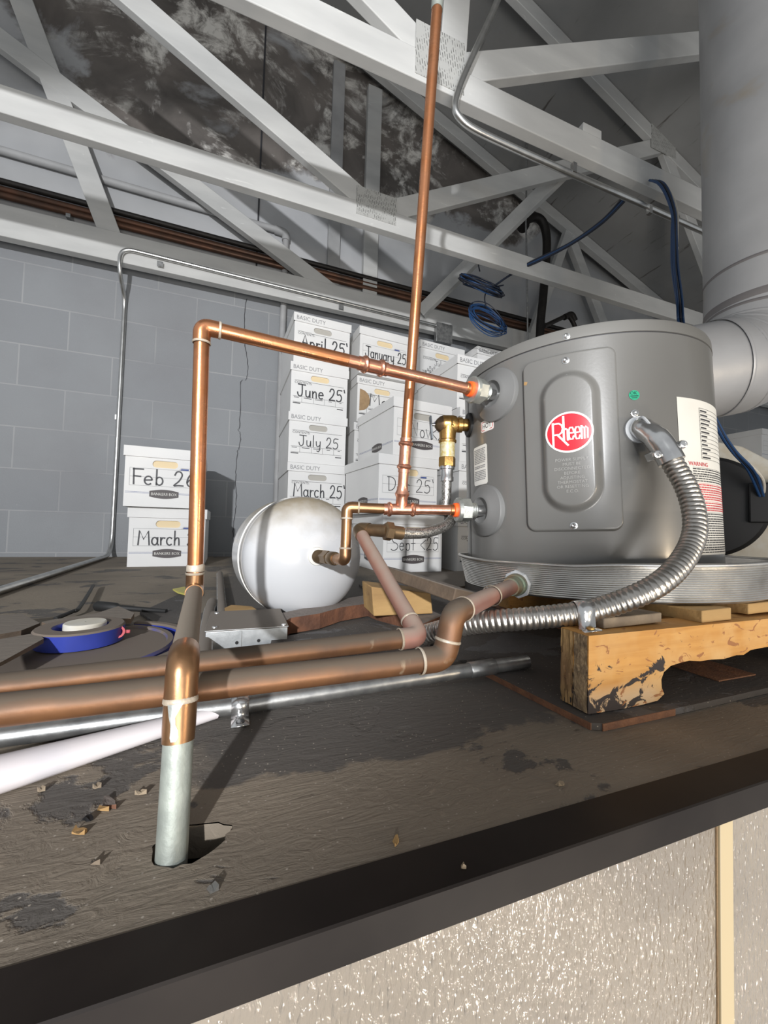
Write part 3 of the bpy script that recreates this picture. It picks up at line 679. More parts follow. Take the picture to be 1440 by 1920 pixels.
# ------------------------------------------------------------------ water heater
wh = thing('water_heater', 'squat round grey electric water heater with a red oval badge standing in the pan', 'water heater', HC, TILT)
HI = wmat(wh).inverted()
def hit(px, py):
    o = HI @ EYE; d = HI.to_3x3() @ ray(px, py)
    A = d.x**2+d.y**2; B = 2*(o.x*d.x+o.y*d.y); C = o.x**2+o.y**2-HR**2; D = max(0, B*B-4*A*C)
    p = o+d*((-B-sqrt(D))/(2*A)); return atan2(p.y, p.x), p.z
def cyl(th, z, r=0.): return Vector(((HR+r)*cos(th), (HR+r)*sin(th), z))
ZT, ZS = .4205, .3985
m = MB(); m.lathe([(.006, HR-.004), (.006, HR), (ZS-.0012, HR), (ZS-.0005, HR-.002), (ZS-.0005, 0)], (0, 0, 0), (0, 0, 1), 128, caps=False)
m.build('jacket', M['heater'], wh, local=True)
m = MB(); m.lathe([(ZS+.0008, 0), (ZS+.0008, HR-.001), (ZS+.0010, HR+.0006), (ZT-.006, HR), (ZT-.002, HR-.0015), (ZT, HR-.006), (ZT, 0)], (0, 0, 0), (0, 0, 1), 128, caps=False)
m.build('top_lid', M['heaterlid'], wh, local=True)
m = MB(); m.lathe([(ZS-.0016, HR-.0012), (ZS+.0016, HR-.0012)], (0, 0, 0), (0, 0, 1), 96, caps=False); m.build('lid_seam', M['ink'], wh, local=True)
# seam strip at the left edge
a_ = hit(881, 900)[0]; m = MB(); m.add([tuple(cyl(a_+da, z, .0012)) for da in (-.0, -.03) for z in (.05, ZS-.004)], [(0, 1, 3, 2)]); m.build('jacket_seam', M['heaterlid'], wh, local=True)
# access cover with raised oval
(tl, _), (tr, _) = hit(984, 830), hit(1164, 830)
if tl > 0: tl -= 2*pi
zt_, zb_ = hit(1058, 662)[1], hit(1078, 998)[1]
uc, uw, zc, zh = (tl+tr)/2, (tr-tl)*HR/2, (zt_+zb_)/2, (zt_-zb_)/2
o1, o2 = hit(1030, 830), hit(1110, 830); ot, ob = hit(1068, 712)[1], hit(1074, 948)[1]
ouc = ((o1[0]+o2[0])/2-uc)*HR; ouw = (o2[0]-o1[0])*HR/2; ozc, ozh = (ot+ob)/2-zc, (ot-ob)/2
def sdbox(u, v, a, b, r): qx, qy = abs(u)-a+r, abs(v)-b+r; return sqrt(max(qx, 0)**2+max(qy, 0)**2)+min(max(qx, qy), 0)-r
def sst(a, b, x): t = min(1, max(0, (x-a)/(b-a))); return t*t*(3-2*t)
def cover_h(u, v):
    d = sdbox(u, v, uw, zh, .016)
    h = -.0025+.0085*(1-sst(-.0040, .0005, d))
    h -= .0030*(1-sst(-.012, -.007, d))*0
    d2 = sdbox(u-ouc, v-ozc, ouw, ozh, ouw)
    h += .0105*(1-sst(-.0005, .0125, d2))
    return h
nu, nv = 110, 190; vs_, fs = [], []
for j in range(nv+1):
    for i in range(nu+1):
        u, v = -uw*1.03+2*uw*1.03*i/nu, -zh*1.02+2*zh*1.02*j/nv
        vs_.append(cyl(uc+u/HR, zc+v, cover_h(u, v)))
fs = [(j*(nu+1)+i, j*(nu+1)+i+1, (j+1)*(nu+1)+i+1, (j+1)*(nu+1)+i) for j in range(nv) for i in range(nu)]
cov = MB().add(vs_, fs).build('access_cover', M['heater'], wh, local=True, ang=80)
def on_cover(u, v, e): return cyl(uc+u/HR, zc+v, cover_h(u, v)+e)
def on_jacket(th, z, e=.0004): return cyl(th, z, e)
def wrap(vf, th0, z0, e, k=1.): return [tuple(cyl(th0+x/HR, z0+y, e)) for x, y in vf[0]], vf[1]
def stick(vf, name, m, th0, z0, e, par=wh):
    mm = MB(); mm.add(*wrap(vf, th0, z0, e)); return mm.build(name, m, par, local=True)
def grid_patch(pred_w, pred_h, r, nx=24, ny=24):         # rounded rectangle as rows
    V, F = [], []
    for j in range(ny+1):
        y = -pred_h/2+pred_h*j/ny; k = max(0, abs(y)-(pred_h/2-r)); hw = pred_w/2-(r-sqrt(max(0, r*r-k*k)))
        for i in range(nx+1): V.append((-hw+2*hw*i/nx, y))
    for j in range(ny):
        for i in range(nx): a = j*(nx+1)+i; F.append((a, a+1, a+nx+2, a+nx+1))
    return V, F
def screw(th, z, e=0., par=wh, s=1.):
    m = MB(); p = cyl(th, z, e); n = Vector((cos(th), sin(th), 0))
    m.lathe([(-.002, .0052*s), (.0006, .0054*s), (.0010, .0040*s), (.0024, .0036*s), (.0032, .0022*s), (.0026, .0014*s), (.0024, 0.0001)], p, n, 20, caps=False)
    return m.build('screw', M['steel'], par, local=True)
for q, e in (((1061, 679), .006), ((1076, 986), .006)):
    th, z = hit(*q); screw(th, z, e, cov)
for q in ((1062, 631), (1190, 775)): th, z = hit(*q); screw(th, z)
# red oval badge, bent over the raised oval
bc = hit(1068, 815); bu, bz = (bc[0]-uc)*HR, bc[1]-zc
bw = (hit(1109, 815)[0]-hit(1028, 815)[0])*HR/2*1.02; bh = (hit(1069, 777)[1]-hit(1069, 852)[1])/2
BE = .0095+.0085-.0025+.0018
def badge(u, v, e): return cyl(uc+(bu+u)/HR, zc+bz+v, BE+e)
def ell_patch(a, b, n=40): return [(a*.0, 0)]+[(a*cos(2*pi*i/n), b*sin(2*pi*i/n)) for i in range(n)], [(0, 1+i, 1+(i+1) % n) for i in range(n)]
def disc(a, b, e, name, m, par):
    V, F = [], []; n, k = 48, 8
    for j in range(k+1):
        for i in range(n): V.append(badge(a*j/k*cos(2*pi*i/n), b*j/k*sin(2*pi*i/n), e))
    for j in range(k):
        for i in range(n): F.append((j*n+i, j*n+(i+1) % n, (j+1)*n+(i+1) % n, (j+1)*n+i))
    if e == 0:
        for i in range(n): V.append(badge(a*cos(2*pi*i/n), b*sin(2*pi*i/n), -.004))
        F += [(k*n+i, k*n+(i+1) % n, (k+1)*n+(i+1) % n, (k+1)*n+i) for i in range(n)]
    return MB().add(V, F).build(name, m, par, local=True)
bd_ = disc(bw, bh, 0, 'badge', M['white'], cov)
disc(bw*.915, bh*.905, .0006, 'badge_field', M['red'], cov)
def lg(x, y): return ((x*.95-.03)*bw, y*bh)
sw = .0027
L_ = []
L_ += [ribbon([lg(-.66, -.66), lg(-.66, .50)], sw), ribbon([lg(-.66, .47), lg(-.40, .47), lg(-.27, .38), lg(-.23, .20), lg(-.27, .02), lg(-.40, -.08), lg(-.66, -.08)], sw*.9), ribbon([lg(-.47, -.08), lg(-.02, -.64)], sw)]
L_ += [ribbon([lg(-.19, .78), lg(-.19, -.38)], sw*1.05), ribbon([lg(-.19, .10), lg(-.10, .18), lg(-.02, .10), lg(-.02, -.38)], sw)]
for ex in (.13, .40):
    L_ += [ribbon([lg(ex-.09, -.06), lg(ex+.10, -.06), lg(ex+.10, .08), lg(ex+.05, .20), lg(ex-.05, .20), lg(ex-.10, .08), lg(ex-.10, -.24), lg(ex-.05, -.37), lg(ex+.05, -.37), lg(ex+.10, -.22)], sw*.85)]
L_ += [ribbon([lg(.57, .22), lg(.57, -.38)], sw*.95), ribbon([lg(.57, .08), lg(.62, .19), lg(.69, .10), lg(.69, -.38)], sw*.85), ribbon([lg(.69, .08), lg(.75, .19), lg(.82, .10), lg(.82, -.36)], sw*.85)]
MB().flat(joined(*L_), lambda x, y: badge(x, y, .0011)).build('badge_lettering', M['white'], cov, local=True)
# embossed words under the badge
ez = (hit(1070, 858)[1]-hit(1074, 924)[1])/8
embz = hit(1070, 860)[1]-zc; lines = ['POWER SUPPLY', 'MUST BE', 'DISCONNECTED', 'BEFORE', 'ADJUSTING', 'THERMOSTAT', 'OR RESETTING', 'E.C.O.']
emat = mat('embossed_paint', (.33, .325, .31), None, rough=.25)
for i, s_ in enumerate(lines):
    vf = centred(s_, ez*.92, bu+.002, embz-ez*(i+1)+ez*.1, .95)
    MB().flat(vf, lambda x, y: on_cover(x, y, .0006)).build('embossed_lettering', emat, cov, local=True)
# nameplate and warning label on the right
lt, lb = hit(1268, 744), hit(1284, 1046)
lw_ = radians(46); lz0, lz1 = .062, lt[1]; th0 = lt[0]
V, F = [], []; nx = 40
for j, z in enumerate((lz0, lz1)):
    for i in range(nx+1): V.append(cyl(th0+lw_*i/nx, z, .0005))
lab = MB().add(V, [(i, i+1, nx+2+i, nx+1+i) for i in range(nx)]).build('rating_label', M['label'], wh, local=True)
def on_label(u0, z0, e=.0009): return lambda x, y: cyl(th0+(u0+x)/HR, z0+y, e)
def strip(u0, u1, z, h): n = 8; return [(u0+(u1-u0)*i/n, z+k*h) for k in (0, 1) for i in range(n+1)], [(i, i+1, n+2+i, n+1+i) for i in range(n)]
tb0 = (hit(1312, 812)[0]-th0)*HR; tz1, tz0 = hit(1312, 766)[1], hit(1317, 861)[1]
tabm = []
for k in range(13): tabm.append(strip(tb0, tb0+.098, tz0+(tz1-tz0)*k/12, .0005))
tabm.append(rect(tb0, tz0, tb0+.0006, tz1))
for k in range(12): tabm.append(strip(tb0+.003, tb0+.003+random.uniform(.012, .03), tz0+(tz1-tz0)*(k+.25)/12, .0024))
MB().flat(joined(*tabm), on_label(0, 0)).build('table_print', M['ink'], lab, local=True)
wt = hit(1300, 868)
MB().flat(moved(typeset('WARNING', .0088, 1.1), (wt[0]-th0)*HR-.011, wt[1]-.004), on_label(0, 0)).build('warning_lettering', M['redink'], lab, local=True)
zz = wt[1]-.0095; k = 0
for nm, rows, mm in (('fine_print', 6, M['ink']), ('fine_print', 7, M['redink']), ('fine_print', 4, M['redink']), ('fine_print', 17, M['ink'])):
    rws = []
    for r_ in range(rows):
        if zz < lz0+.003: break
        u = .024; rws.append(strip(u, .165, zz+.0028, .0004)) if r_ % 3 == 0 else None
        while u < .155:
            du = random.uniform(.004, .011); rws.append(strip(u, u+du, zz, .0016)); u += du+.0016
        zz -= .0036
    zz -= .0022
    if rws: MB().flat(joined(*rws), on_label(0, 0)).build(nm, mm, lab, local=True)
# HOT label, instruction sticker, green dot
def sticker(px0, py0, px1, py1, r, name, m, W0=0, H0=0):
    a, b = hit(px0, py0), hit(px1, py1); a = (a[0]-2*pi if a[0] > 0 else a[0], a[1]); b = (b[0]-2*pi if b[0] > 0 else b[0], b[1])
    W, Hh = W0, H0; c = ((a[0]+b[0])/2, (a[1]+b[1])/2)
    return stick(grid_patch(W, Hh, r), name, m, c[0], c[1], .0005), W, Hh, c
hs_, W, Hh, c = sticker(902, 803, 927, 792, .004, 'hot_sticker', mat('pinkish_sticker', (.70, .55, .52), None, rough=.5), .037, .022)
W = .036; Hh = .021
stick(grid_patch(W, Hh, .005), 'sticker_face', M['white'], c[0], c[1], .0008, hs_)
_rr = [(W*.44*sx_, Hh*.36*sy_) for sx_, sy_ in ((-1, -.7), (-.85, -1), (.85, -1), (1, -.7), (1, .7), (.85, 1), (-.85, 1), (-1, .7), (-1, -.7))]
stick(ribbon(_rr, .0011), 'sticker_border', M['redink'], c[0], c[1], .0011, hs_)
stick(centred('HOT', .0125, 0, -.0044, .95), 'sticker_lettering', M['plate'], c[0], c[1], .0011, hs_)
is_, W, Hh, c = sticker(886, 868, 921, 878, .003, 'instruction_sticker', M['label'], .048, .074)
W = .048; Hh = .074
stick(grid_patch(W, Hh, .003), 'sticker_face', M['label'], c[0], c[1], .0008, is_)
rws = []
for r_ in range(19):
    if r_ in (9, 12): continue
    u = -W*.42
    while u < W*.36: du = random.uniform(.002, .006); rws.append(strip(u, min(u+du, W*.4), Hh*.40-r_*Hh*.043, .0016)); u += du+.001
stick(joined(*rws), 'fine_print', M['grayink'], c[0], c[1], .0012, is_)
gth, gz = hit(1189, 741); gs = stick(ell_patch(.0075, .0075, 24), 'approval_sticker', M['green'], gth, gz, .0006)
stick(centred('OK', .0068, -.0008, .0008, 1.0), 'sticker_lettering', M['greenink'], gth, gz, .0010, gs)
stick(joined(rect(-.0055, -.0022, .0055, -.0006), rect(-.004, -.0048, .004, -.0036)), 'fine_print', M['greenink'], gth, gz, .0010, gs)
# cupped escutcheons round the two ports
PORT = []
for q, ax_ in (((930, 741), None), ((912, 957), None)):
    th, z = hit(*q); th = th-2*pi if th > 0 else th
    p = cyl(th, z); n = Vector((cos(th), sin(th), 0))
    m = MB(); m.lathe([(-.014, .046), (.002, .0475), (.0045, .0465), (.012, .030), (.014, .027), (.0145, .0235), (.009, .021), (.006, .012), (.006, 0.0005)], p, n, 48, caps=False)
    m.build('port_cup', M['cup'], wh, local=True); PORT.append((wmat(wh) @ p, (wmat(wh).to_3x3() @ n)))
# relief valve gasket
th, z = hit(880, 797); th_tp, z_tp = th, z
m = MB(); m.lathe([(-.004, .024), (.003, .0245), (.005, .022), (.004, .013), (.001, .012)], cyl(th, z), Vector((cos(th), sin(th), 0)), 32, caps=False); m.build('gasket', M['rubber'], wh, local=True)
TP = wmat(wh) @ cyl(th, z); TPN = wmat(wh).to_3x3() @ Vector((cos(th), sin(th), 0))
# little scratches / chip on the cover
th, z = hit(985, 724); MB().add([tuple(cyl(th+a, z+b, .0062)) for a, b in ((0, 0), (.02, -.002), (.03, .003), (.006, .005))], [(0, 1, 2, 3)]).build('paint_chip', M['scrap'], cov, local=True)
# ------------------------------------------------------------------ flexible conduit to the heater
SC = atD(1195, 800, hit and 0.585)
fx = thing('flexible_conduit', 'corrugated steel flexible conduit curving from the heater side down to the pallet strap', 'conduit', atD(1090, 1150, .457))
cpx = [(1251, 850, .540), (1268, 880, .532), (1285, 910, .522), (1299, 950, .508), (1303, 992, .494), (1292, 1030, .480), (1268, 1066, .462), (1235, 1095, .452), (1195, 1116, .451), (1150, 1133, .455), (1118, 1143, .456), (1090, 1149, .457), (1040, 1155, .459), (985, 1160, .464), (930, 1164, .474), (880, 1170, .490), (835, 1180, .508), (797, 1190, .535)]
path = smooth([atD(*q) for q in cpx], 24)
# resample and corrugate
L = [0]
for i in range(1, len(path)): L.append(L[-1]+(path[i]-path[i-1]).length)
def along(s):
    import bisect
    i = min(max(bisect.bisect(L, s), 1), len(L)-1); t = (s-L[i-1])/max(L[i]-L[i-1], 1e-9); return path[i-1].lerp(path[i], t)
pitch = .0066; nstep = int(L[-1]/pitch*8); P, Rr = [], []
for i in range(nstep+1):
    s_ = L[-1]*i/nstep; P.append(along(s_)); Rr.append(.0128+.0015*abs(sin(pi*s_/pitch))**.7-.0008)
MB().tube(P, Rr, 28).build('corrugated_tube', M['flex'], fx, ang=70)
# squeeze connector: saddle clamp bent 90 degrees out of the jacket
c0 = wmat(wh) @ cyl(*hit(1197, 806), 0.0); nrm = wmat(wh).to_3x3() @ Vector((cos(hit(1197, 806)[0]), sin(hit(1197, 806)[0]), 0))
c1 = c0+nrm*.022; e0 = path[0]; e1 = path[14]
cp = smooth([c0-nrm*.004, c0+nrm*.008, c1*.55+(c0*.45)+(e0-c1)*.12, c1+(e0-c1)*.45, e0, e1], 8)
MB().tube(cp, [.0150]*8+[.0155]*16+[.0162]*(len(cp)-24), 28).build('elbow_connector', M['steel'], fx, ang=60)
MB().lathe([(-.001, .020), (.003, .020), (.004, .017), (.004, .014)], c0, nrm, 32).build('lock_nut', M['seal'], fx)
mid = c1+(e0-c1)*.40; dr = (e0-c1).normalized(); sd = dr.cross(nrm).normalized()
m = MB(); m.tube(smooth([c0+nrm*.010-dr*.012-sd*.0, c1-dr*.014+nrm*.002, c1+dr*.002+nrm*.006, mid+nrm*.0105], 6), .0022, 8); m.build('clamp_rim', M['seal'], fx)
for sg in (1, -1):
    a = e0-dr*.004+sd*sg*.0185; MB().beam(a-nrm*.012, a+nrm*.007, .012, .0075, sd).build('clamp_ear', M['steel'], fx, bevel=.002)
    MB().lathe([(0, .0058), (.0025, .0058), (.0045, .0048), (.0050, .003), (.0042, .0025), (.0042, 0.0003)], a+nrm*.007, nrm, 18).build('clamp_screw', M['steel'], fx)
MB().beam(mid+nrm*.0145+dr*.002-sd*.0, mid+nrm*.0145+dr*.012, .005, .0012, nrm).build('inspection_slot', M['black'], fx)
# strap that holds the conduit on the pallet stringer
st = thing('conduit_strap', 'shiny one-hole steel strap holding the flexible conduit on the pallet', 'strap', (.39, .33, .087))
sc = atD(1090, 1149, .457); sd2 = (along(L[-1]*.56)-along(L[-1]*.54)).normalized()
i0 = min(range(len(path)), key=lambda i: (path[i]-sc).length); dirc = (path[i0+3]-path[i0-3]).normalized()
foot = atZ(1096, 1181, .0915); f = (foot-sc); f.z = 0; f -= dirc*f.dot(dirc); f.normalize()
prof2 = [sc+f*.031+Vector((0, 0, .0910-sc.z)), sc+f*.0165+Vector((0, 0, .0910-sc.z))]+[sc+f*(.0152*cos(a))+Vector((0, 0, .0152*sin(a))) for a in [-.25+i*(pi+.2)/12 for i in range(13)]]
m = MB(); vs_ = []
for p in prof2: vs_ += [p-dirc*.0095, p+dirc*.0095]
n2 = len(prof2); outv = list(vs_); 
m.add(vs_, [(2*i, 2*i+1, 2*i+3, 2*i+2) for i in range(n2-1)])
o = m.build('band', M['steel'], st, ang=50); md = o.modifiers.new('thickness', 'SOLIDIFY'); md.thickness = .0012; md.offset = 1
MB().lathe([(0, .0045), (.0015, .0042), (.0024, .0025), (.0018, .001), (.0018, 0.0002)], sc+f*.024+Vector((0, 0, .0918-sc.z)), (0, 0, 1), 16).build('screw', M['brass'], st)
# ------------------------------------------------------------------ plumbing helpers
def straight(par, a, b, r, m, name='pipe', seg=24): return MB().tube([a, b], r, seg).build(name, m, par)
def ring(par, p, d, r, m=None, wdt=.0015):
    return MB().lathe([(-wdt, r*1.0), (-wdt*.5, r*1.05), (wdt*.5, r*1.06), (wdt, r*1.0)], p, d, 24, caps=False).build('solder_joint', m or M['solder'], par)
def elbow(par, a, c, b, r, m, e=.019, R=.017, rings=(1, 1), k=1.13):
    c = Vector(c); da, db = (Vector(a)-c).normalized(), (Vector(b)-c).normalized()
    o = MB().tube(fillet([c+da*e, c, c+db*e], R, 10), r*k, 26).build('elbow', m, par)
    if rings[0]: ring(par, c+da*(e+.0008), da, r*k)
    if rings[1]: ring(par, c+db*(e+.0008), db, r*k)
    return o
def run(par, pts, r, pm, em, e=.019, R=.017, rings=None, k=1.13):
    pts = [Vector(p) for p in pts]; n = len(pts)
    for i in range(n-1):
        d = (pts[i+1]-pts[i]).normalized()
        a = pts[i]+d*(e*.6 if i > 0 else 0); b = pts[i+1]-d*(e*.6 if i < n-2 else 0)
        straight(par, a, b, r, pm[i] if isinstance(pm, list) else pm)
    for i in range(1, n-1):
        elbow(par, pts[i-1], pts[i], pts[i+1], r, em[i-1] if isinstance(em, list) else em, e, R, rings[i-1] if rings else (1, 1), k)
def press(par, p, d, r, m, L=.045, name='coupling'):
    h = L/2; bead = lambda t: [(t-.0042, r*1.12), (t-.0028, r*1.34), (t, r*1.45), (t+.0028, r*1.34), (t+.0042, r*1.12)]
    return MB().lathe([(-h, r*1.02), (-h, r*1.14)]+bead(-h+.010)+bead(h-.010)+[(h, r*1.14), (h, r*1.02)], Vector(p), d, 30).build(name, m, par)
def union(par, base, n, r, off=.016):                      # nipple, hex union nut, rubber ring, copper tailpiece seat
    MB().lathe([(.004, .0100), (off+.006, .0100)], base, n, 24).build('nipple', M['steel'], par)
    MB().lathe([(off-.002+.0016*i, .0128+.0008*(i % 2)) for i in range(8)], base, n, 24).build('threaded_collar', M['zinc'], par)
    MB().lathe([(off+.009, .0165), (off+.010, .0215), (off+.027, .0215), (off+.029, .0200)], base, n, 6).build('union_nut', M['zinc'], par, ang=25, bevel=.001)
    MB().lathe([(off+.027, .0150), (off+.028, .0222), (off+.034, .0222), (off+.0355, .0205), (off+.0345, .0115)], base, n, 36).build('union_flange', M['zinc'], par)
    MB().lathe([(off+.034, r+.0005), (off+.0345, r+.0042), (off+.040, r+.0036), (off+.041, r+.0004)], base, n, 28).build('insulating_ring', M['orange'], par)
    MB().lathe([(off+.040, r), (off+.041, r*1.12), (off+.047, r*1.10), (off+.048, r)], base, n, 28, caps=False).build('seat', M['copper'], par)
    return base+n*(off+.045)
R0 = .0090
# ------------------------------------------------------------------ upper (hot) copper line, riser and leg down through the deck
pA, nA = PORT[0]; pB, nB = PORT[1]
B0 = Vector((HX-.006, HY-.005, 0))
hot = thing('copper_pipe_run', 'copper pipe from the upper heater port down the left riser and through the deck hole', 'copper pipe', B0)
E1 = atD(379, 612, .482); E2 = atD(365, 1106, .480); E3 = atD(343, 1240, .262); B1 = atZ(322, 1598, 0.0)
dA = (E1-pA).normalized(); qA = union(hot, pA, dA, R0, .022)
run(hot, [qA, E1, E2, E3, B1+(B1-E3).normalized()*.08], R0, [M['newcopper'], M['copper'], M['dustpipe'], M['silver']], [M['copper'], M['browncopper'], M['browncopper']], e=.0195, R=.018, rings=[(1, 1), (1, 0), (0, 0)])
straight(hot, E1.lerp(qA, .47), E1.lerp(qA, .02), R0*1.004, M['copper'])
cpl = min(range(200), key=lambda i: abs((lambda P: 720+FPX*((P-EYE).dot(RGT))/((P-EYE).dot(FWD)))(E1.lerp(qA, i/200))-699)); press(hot, E1.lerp(qA, cpl/200), dA, R0, M['newcopper'], .047)
dd = (B1-E3).normalized()
MB().lathe([(.019, R0*1.13), (.040, R0*1.10), (.048, R0*1.06)], E3, dd, 26).build('copper_sleeve', M['browncopper'], hot)
ring(hot, E3+dd*.0235, dd, R0*1.12, M['solder'], .0018)
bl = atD(320, 1352, .246)
tc_ = EYE-E3; tc_ = (tc_-dd*tc_.dot(dd)).normalized(); sd_ = dd.cross(tc_)
if sd_.dot(RGT) < 0: sd_ = -sd_
mb = MB(); V_ = []
for t, a_0, a_1 in ((.0245, -.75, .15), (.028, -.70, -.05), (.032, -.62, -.25), (.036, -.50, -.22), (.040, -.48, -.05), (.0435, -.50, -.02), (.046, -.42, -.15)):
    for kk in range(5): an = a_0+(a_1-a_0)*kk/4; V_.append(E3+dd*t+(tc_*cos(an)+sd_*sin(an))*(R0*(1.17-.9*(t-.0245))))
mb.add(V_, [(i*5+j, i*5+j+1, (i+1)*5+j+1, (i+1)*5+j) for i in range(6) for j in range(4)]); mb.build('solder_run', M['zinc'], hot)
tp_ = E2+Vector((0, 0, .026)); MB().lathe([(-.004, R0*1.02), (-.003, R0*1.16), (.004, R0*1.16), (.006, R0*1.02)], tp_, (0, 0, 1), 24).build('flux_band', M['solder'], hot)
# ------------------------------------------------------------------ lower (cold) line: union, tee, leaning riser, drop to the tank
cold = thing('copper_tee_riser', 'tall leaning copper riser with a pressed tee between lower heater port and white tank', 'copper pipe', atD(752, 956, .69))
T0 = atD(752, 955, .69); dB = (T0-pB).normalized(); qB = union(cold, pB, dB, R0, .022)
K1 = T0+dB*.085; K1 = atD(651, 951, (K1-EYE).dot(FWD)); K2 = atD(647, 1050, .668); TF = atD(594, 1043, .775)
straight(cold, qB, T0, R0, M['newcopper']); TOP = atD(820, 6, .655)
press(cold, T0, dB, R0, M['newcopper'], .062, 'tee')
up = (TOP-T0).normalized()
MB().lathe([(0, R0*1.16), (.020, R0*1.14), (.024, R0*1.32), (.027, R0*1.45), (.030, R0*1.32), (.034, R0*1.12), (.040, R0*1.10)], T0, up, 28).build('tee_branch', M['newcopper'], cold)
P1 = T0+up*.085
straight(cold, T0+up*.03, P1, R0, M['newcopper']); press(cold, T0+up*.095, up, R0, M['newcopper'], .060)
straight(cold, T0+up*.11, TOP, R0, M['copper']); 
MB().lathe([(-.012, R0*1.1), (.012, R0*1.12), (.03, R0*1.12)], TOP, up, 24).build('end_fitting', M['silver'], cold); straight(cold, TOP+up*.01, TOP+up*.45, R0, M['copper'])
run(cold, [T0, K1, K2, TF], R0, [M['browncopper']]*3, M['browncopper'], e=.019, R=.016, rings=[(1, 1), (1, 0)])
dt = (TF-K2).normalized(); Lk = (TF-K2).length
MB().lathe([(Lk*.30, .0105), (Lk*.33, .0125), (Lk*.45, .0125), (Lk*.47, .0118)], K2, dt, 24).build('adapter', M['dullbrass'], cold)
MB().lathe([(Lk*.50, .0138), (Lk*.70, .0138)], K2, dt, 6).build('hex_nipple', M['dullbrass'], cold, ang=25)
MB().lathe([(Lk*.68+.0022*i, .0122+.0011*(i % 2)) for i in range(int(Lk*.30/.0022))], K2, dt, 22).build('threads', M['dullbrass'], cold)
# ------------------------------------------------------------------ white expansion tank
tank = thing('expansion_tank', 'white domed expansion tank lying on the deck', 'tank', (TF.x, TF.y+.13, 0))
ax = Vector((-.16, 1, -.006)).normalized(); TR = .1285
TC = Vector((TF.x, TF.y, .1315)) ; TC = TF+Vector((0, 0, .1315-TF.z))*.9
prof = [(.000, .004)]+[(.078*(1-cos(a)), TR*sin(a)**.92) for a in [pi/2*k/18 for k in range(2, 19)]]
prof += [(.10, TR), (.205, TR)]+[(.205+.078*sin(a), TR*cos(a)**.92) for a in [pi/2*k/14 for k in range(1, 14)]]+[(.283, .003)]
MB().lathe(prof, TC, ax, 72).build('shell', M['tank'], tank)
MB().lathe([(.117, TR), (.118, TR+.0022), (.121, TR+.0022), (.122, TR)], TC, ax, 72, caps=False).build('weld_seam', M['white'], tank)
MB().lathe([(.083, TR*.998), (.084, TR+.0012), (.106, TR+.0012), (.107, TR)], TC, ax, 72, caps=False).build('paper_band', M['tankband'], tank)
MB().lathe([(-.004, .011), (-.003, .0175), (.003, .019)], TC+(TF-TC), ax, 24).build('port_boss', M['label'], tank)
# ------------------------------------------------------------------ relief valve, braided hose
rv = thing('relief_valve', 'brass temperature relief valve with a grey lever on the left side of the heater', 'relief valve', TP)
vb = TP+TPN*.044
MB().lathe([(-.004, .0125), (.014, .0125), (.016, .0155), (.024, .0155), (.026, .0135), (.030, .0135)], TP, TPN, 28).build('inlet_neck', M['brass'], rv)
MB().lathe([(.026, .013), (.028, .0175), (.034, .0190), (.054, .0190), (.056, .0178)], TP, TPN, 30).build('valve_body', M['brass'], rv)
MB().lathe([(.0555, .0180), (.060, .0165), (.066, .0115), (.070, .006), (.070, .001)], TP, TPN, 30).build('valve_cap', M['dullbrass'], rv)
MB().lathe([(.069, .003), (.080, .003)], TP, TPN, 12).build('stem', M['steel'], rv)
le = TP+TPN*.080; MB().beam(le+Vector((0, 0, .017)), le+Vector((.004, -.002, -.030)), .013, .0035, TPN).build('lever', mat('grey_lever', (.15, .17, .19), None, rough=.45), rv, bevel=.0012)
dn = Vector((0, 0, -1))
MB().lathe([(.006, .0185), (.020, .0165), (.030, .0160), (.032, .0178), (.036, .0178), (.037, .0155)], vb, dn, 28).build('outlet', M['brass'], rv)
MB().beam(vb-TPN*.0+Vector((0, -.0188, .012)), vb+Vector((0, -.0188, -.006)), .006, .002, Vector((0, 1, 0))).build('cast_mark', M['brass'], rv)
MB().lathe([(.037, .0152), (.066, .0152)], vb, dn, 28).build('label_band', mat('yellow_label', (.50, .40, .14), (.62, .57, .42), 160, .45, .3), rv)
MB().lathe([(.066, .0162), (.068, .0170), (.084, .0170), (.086, .0155)], vb, dn, 6).build('hex_end', M['brass'], rv, ang=25)
hs = thing('braided_hose', 'steel braided hose looping from the brass relief valve behind the lower union', 'hose', vb+dn*.15)
h0 = vb+dn*.084
cx = atD(688, 992, .678); c0_ = atD(728, 996, .672)
hp = smooth([h0+dn*.03, h0+dn*.06, h0+dn*.092, atD(857, 955, .765), atD(838, 984, .735), atD(800, 998, .705), atD(770, 1000, .69), atD(748, 999, .68)], 10)
MB().tube(hp, .0098, 20).build('braid', M['braid'], hs)
MB().lathe([(.0, .0148), (.006, .0152), (.007, .0125), (.020, .0122), (.022, .0135), (.030, .0135), (.031, .0105)], h0, dn, 26).build('ferrule', M['steel'], hs)
dh = (c0_-hp[-1]).normalized()
MB().lathe([(-.006, .0105), (-.006, .0118), (.012, .0118), (.013, .0105)], hp[-1], dh, 26).build('ferrule', M['dullbrass'], hs)
MB().lathe([(.012, .012), (.014, .0165), (.026, .0165), (.028, .0135)], hp[-1], dh, 6).build('coupling_nut', M['dullbrass'], hs, ang=25)
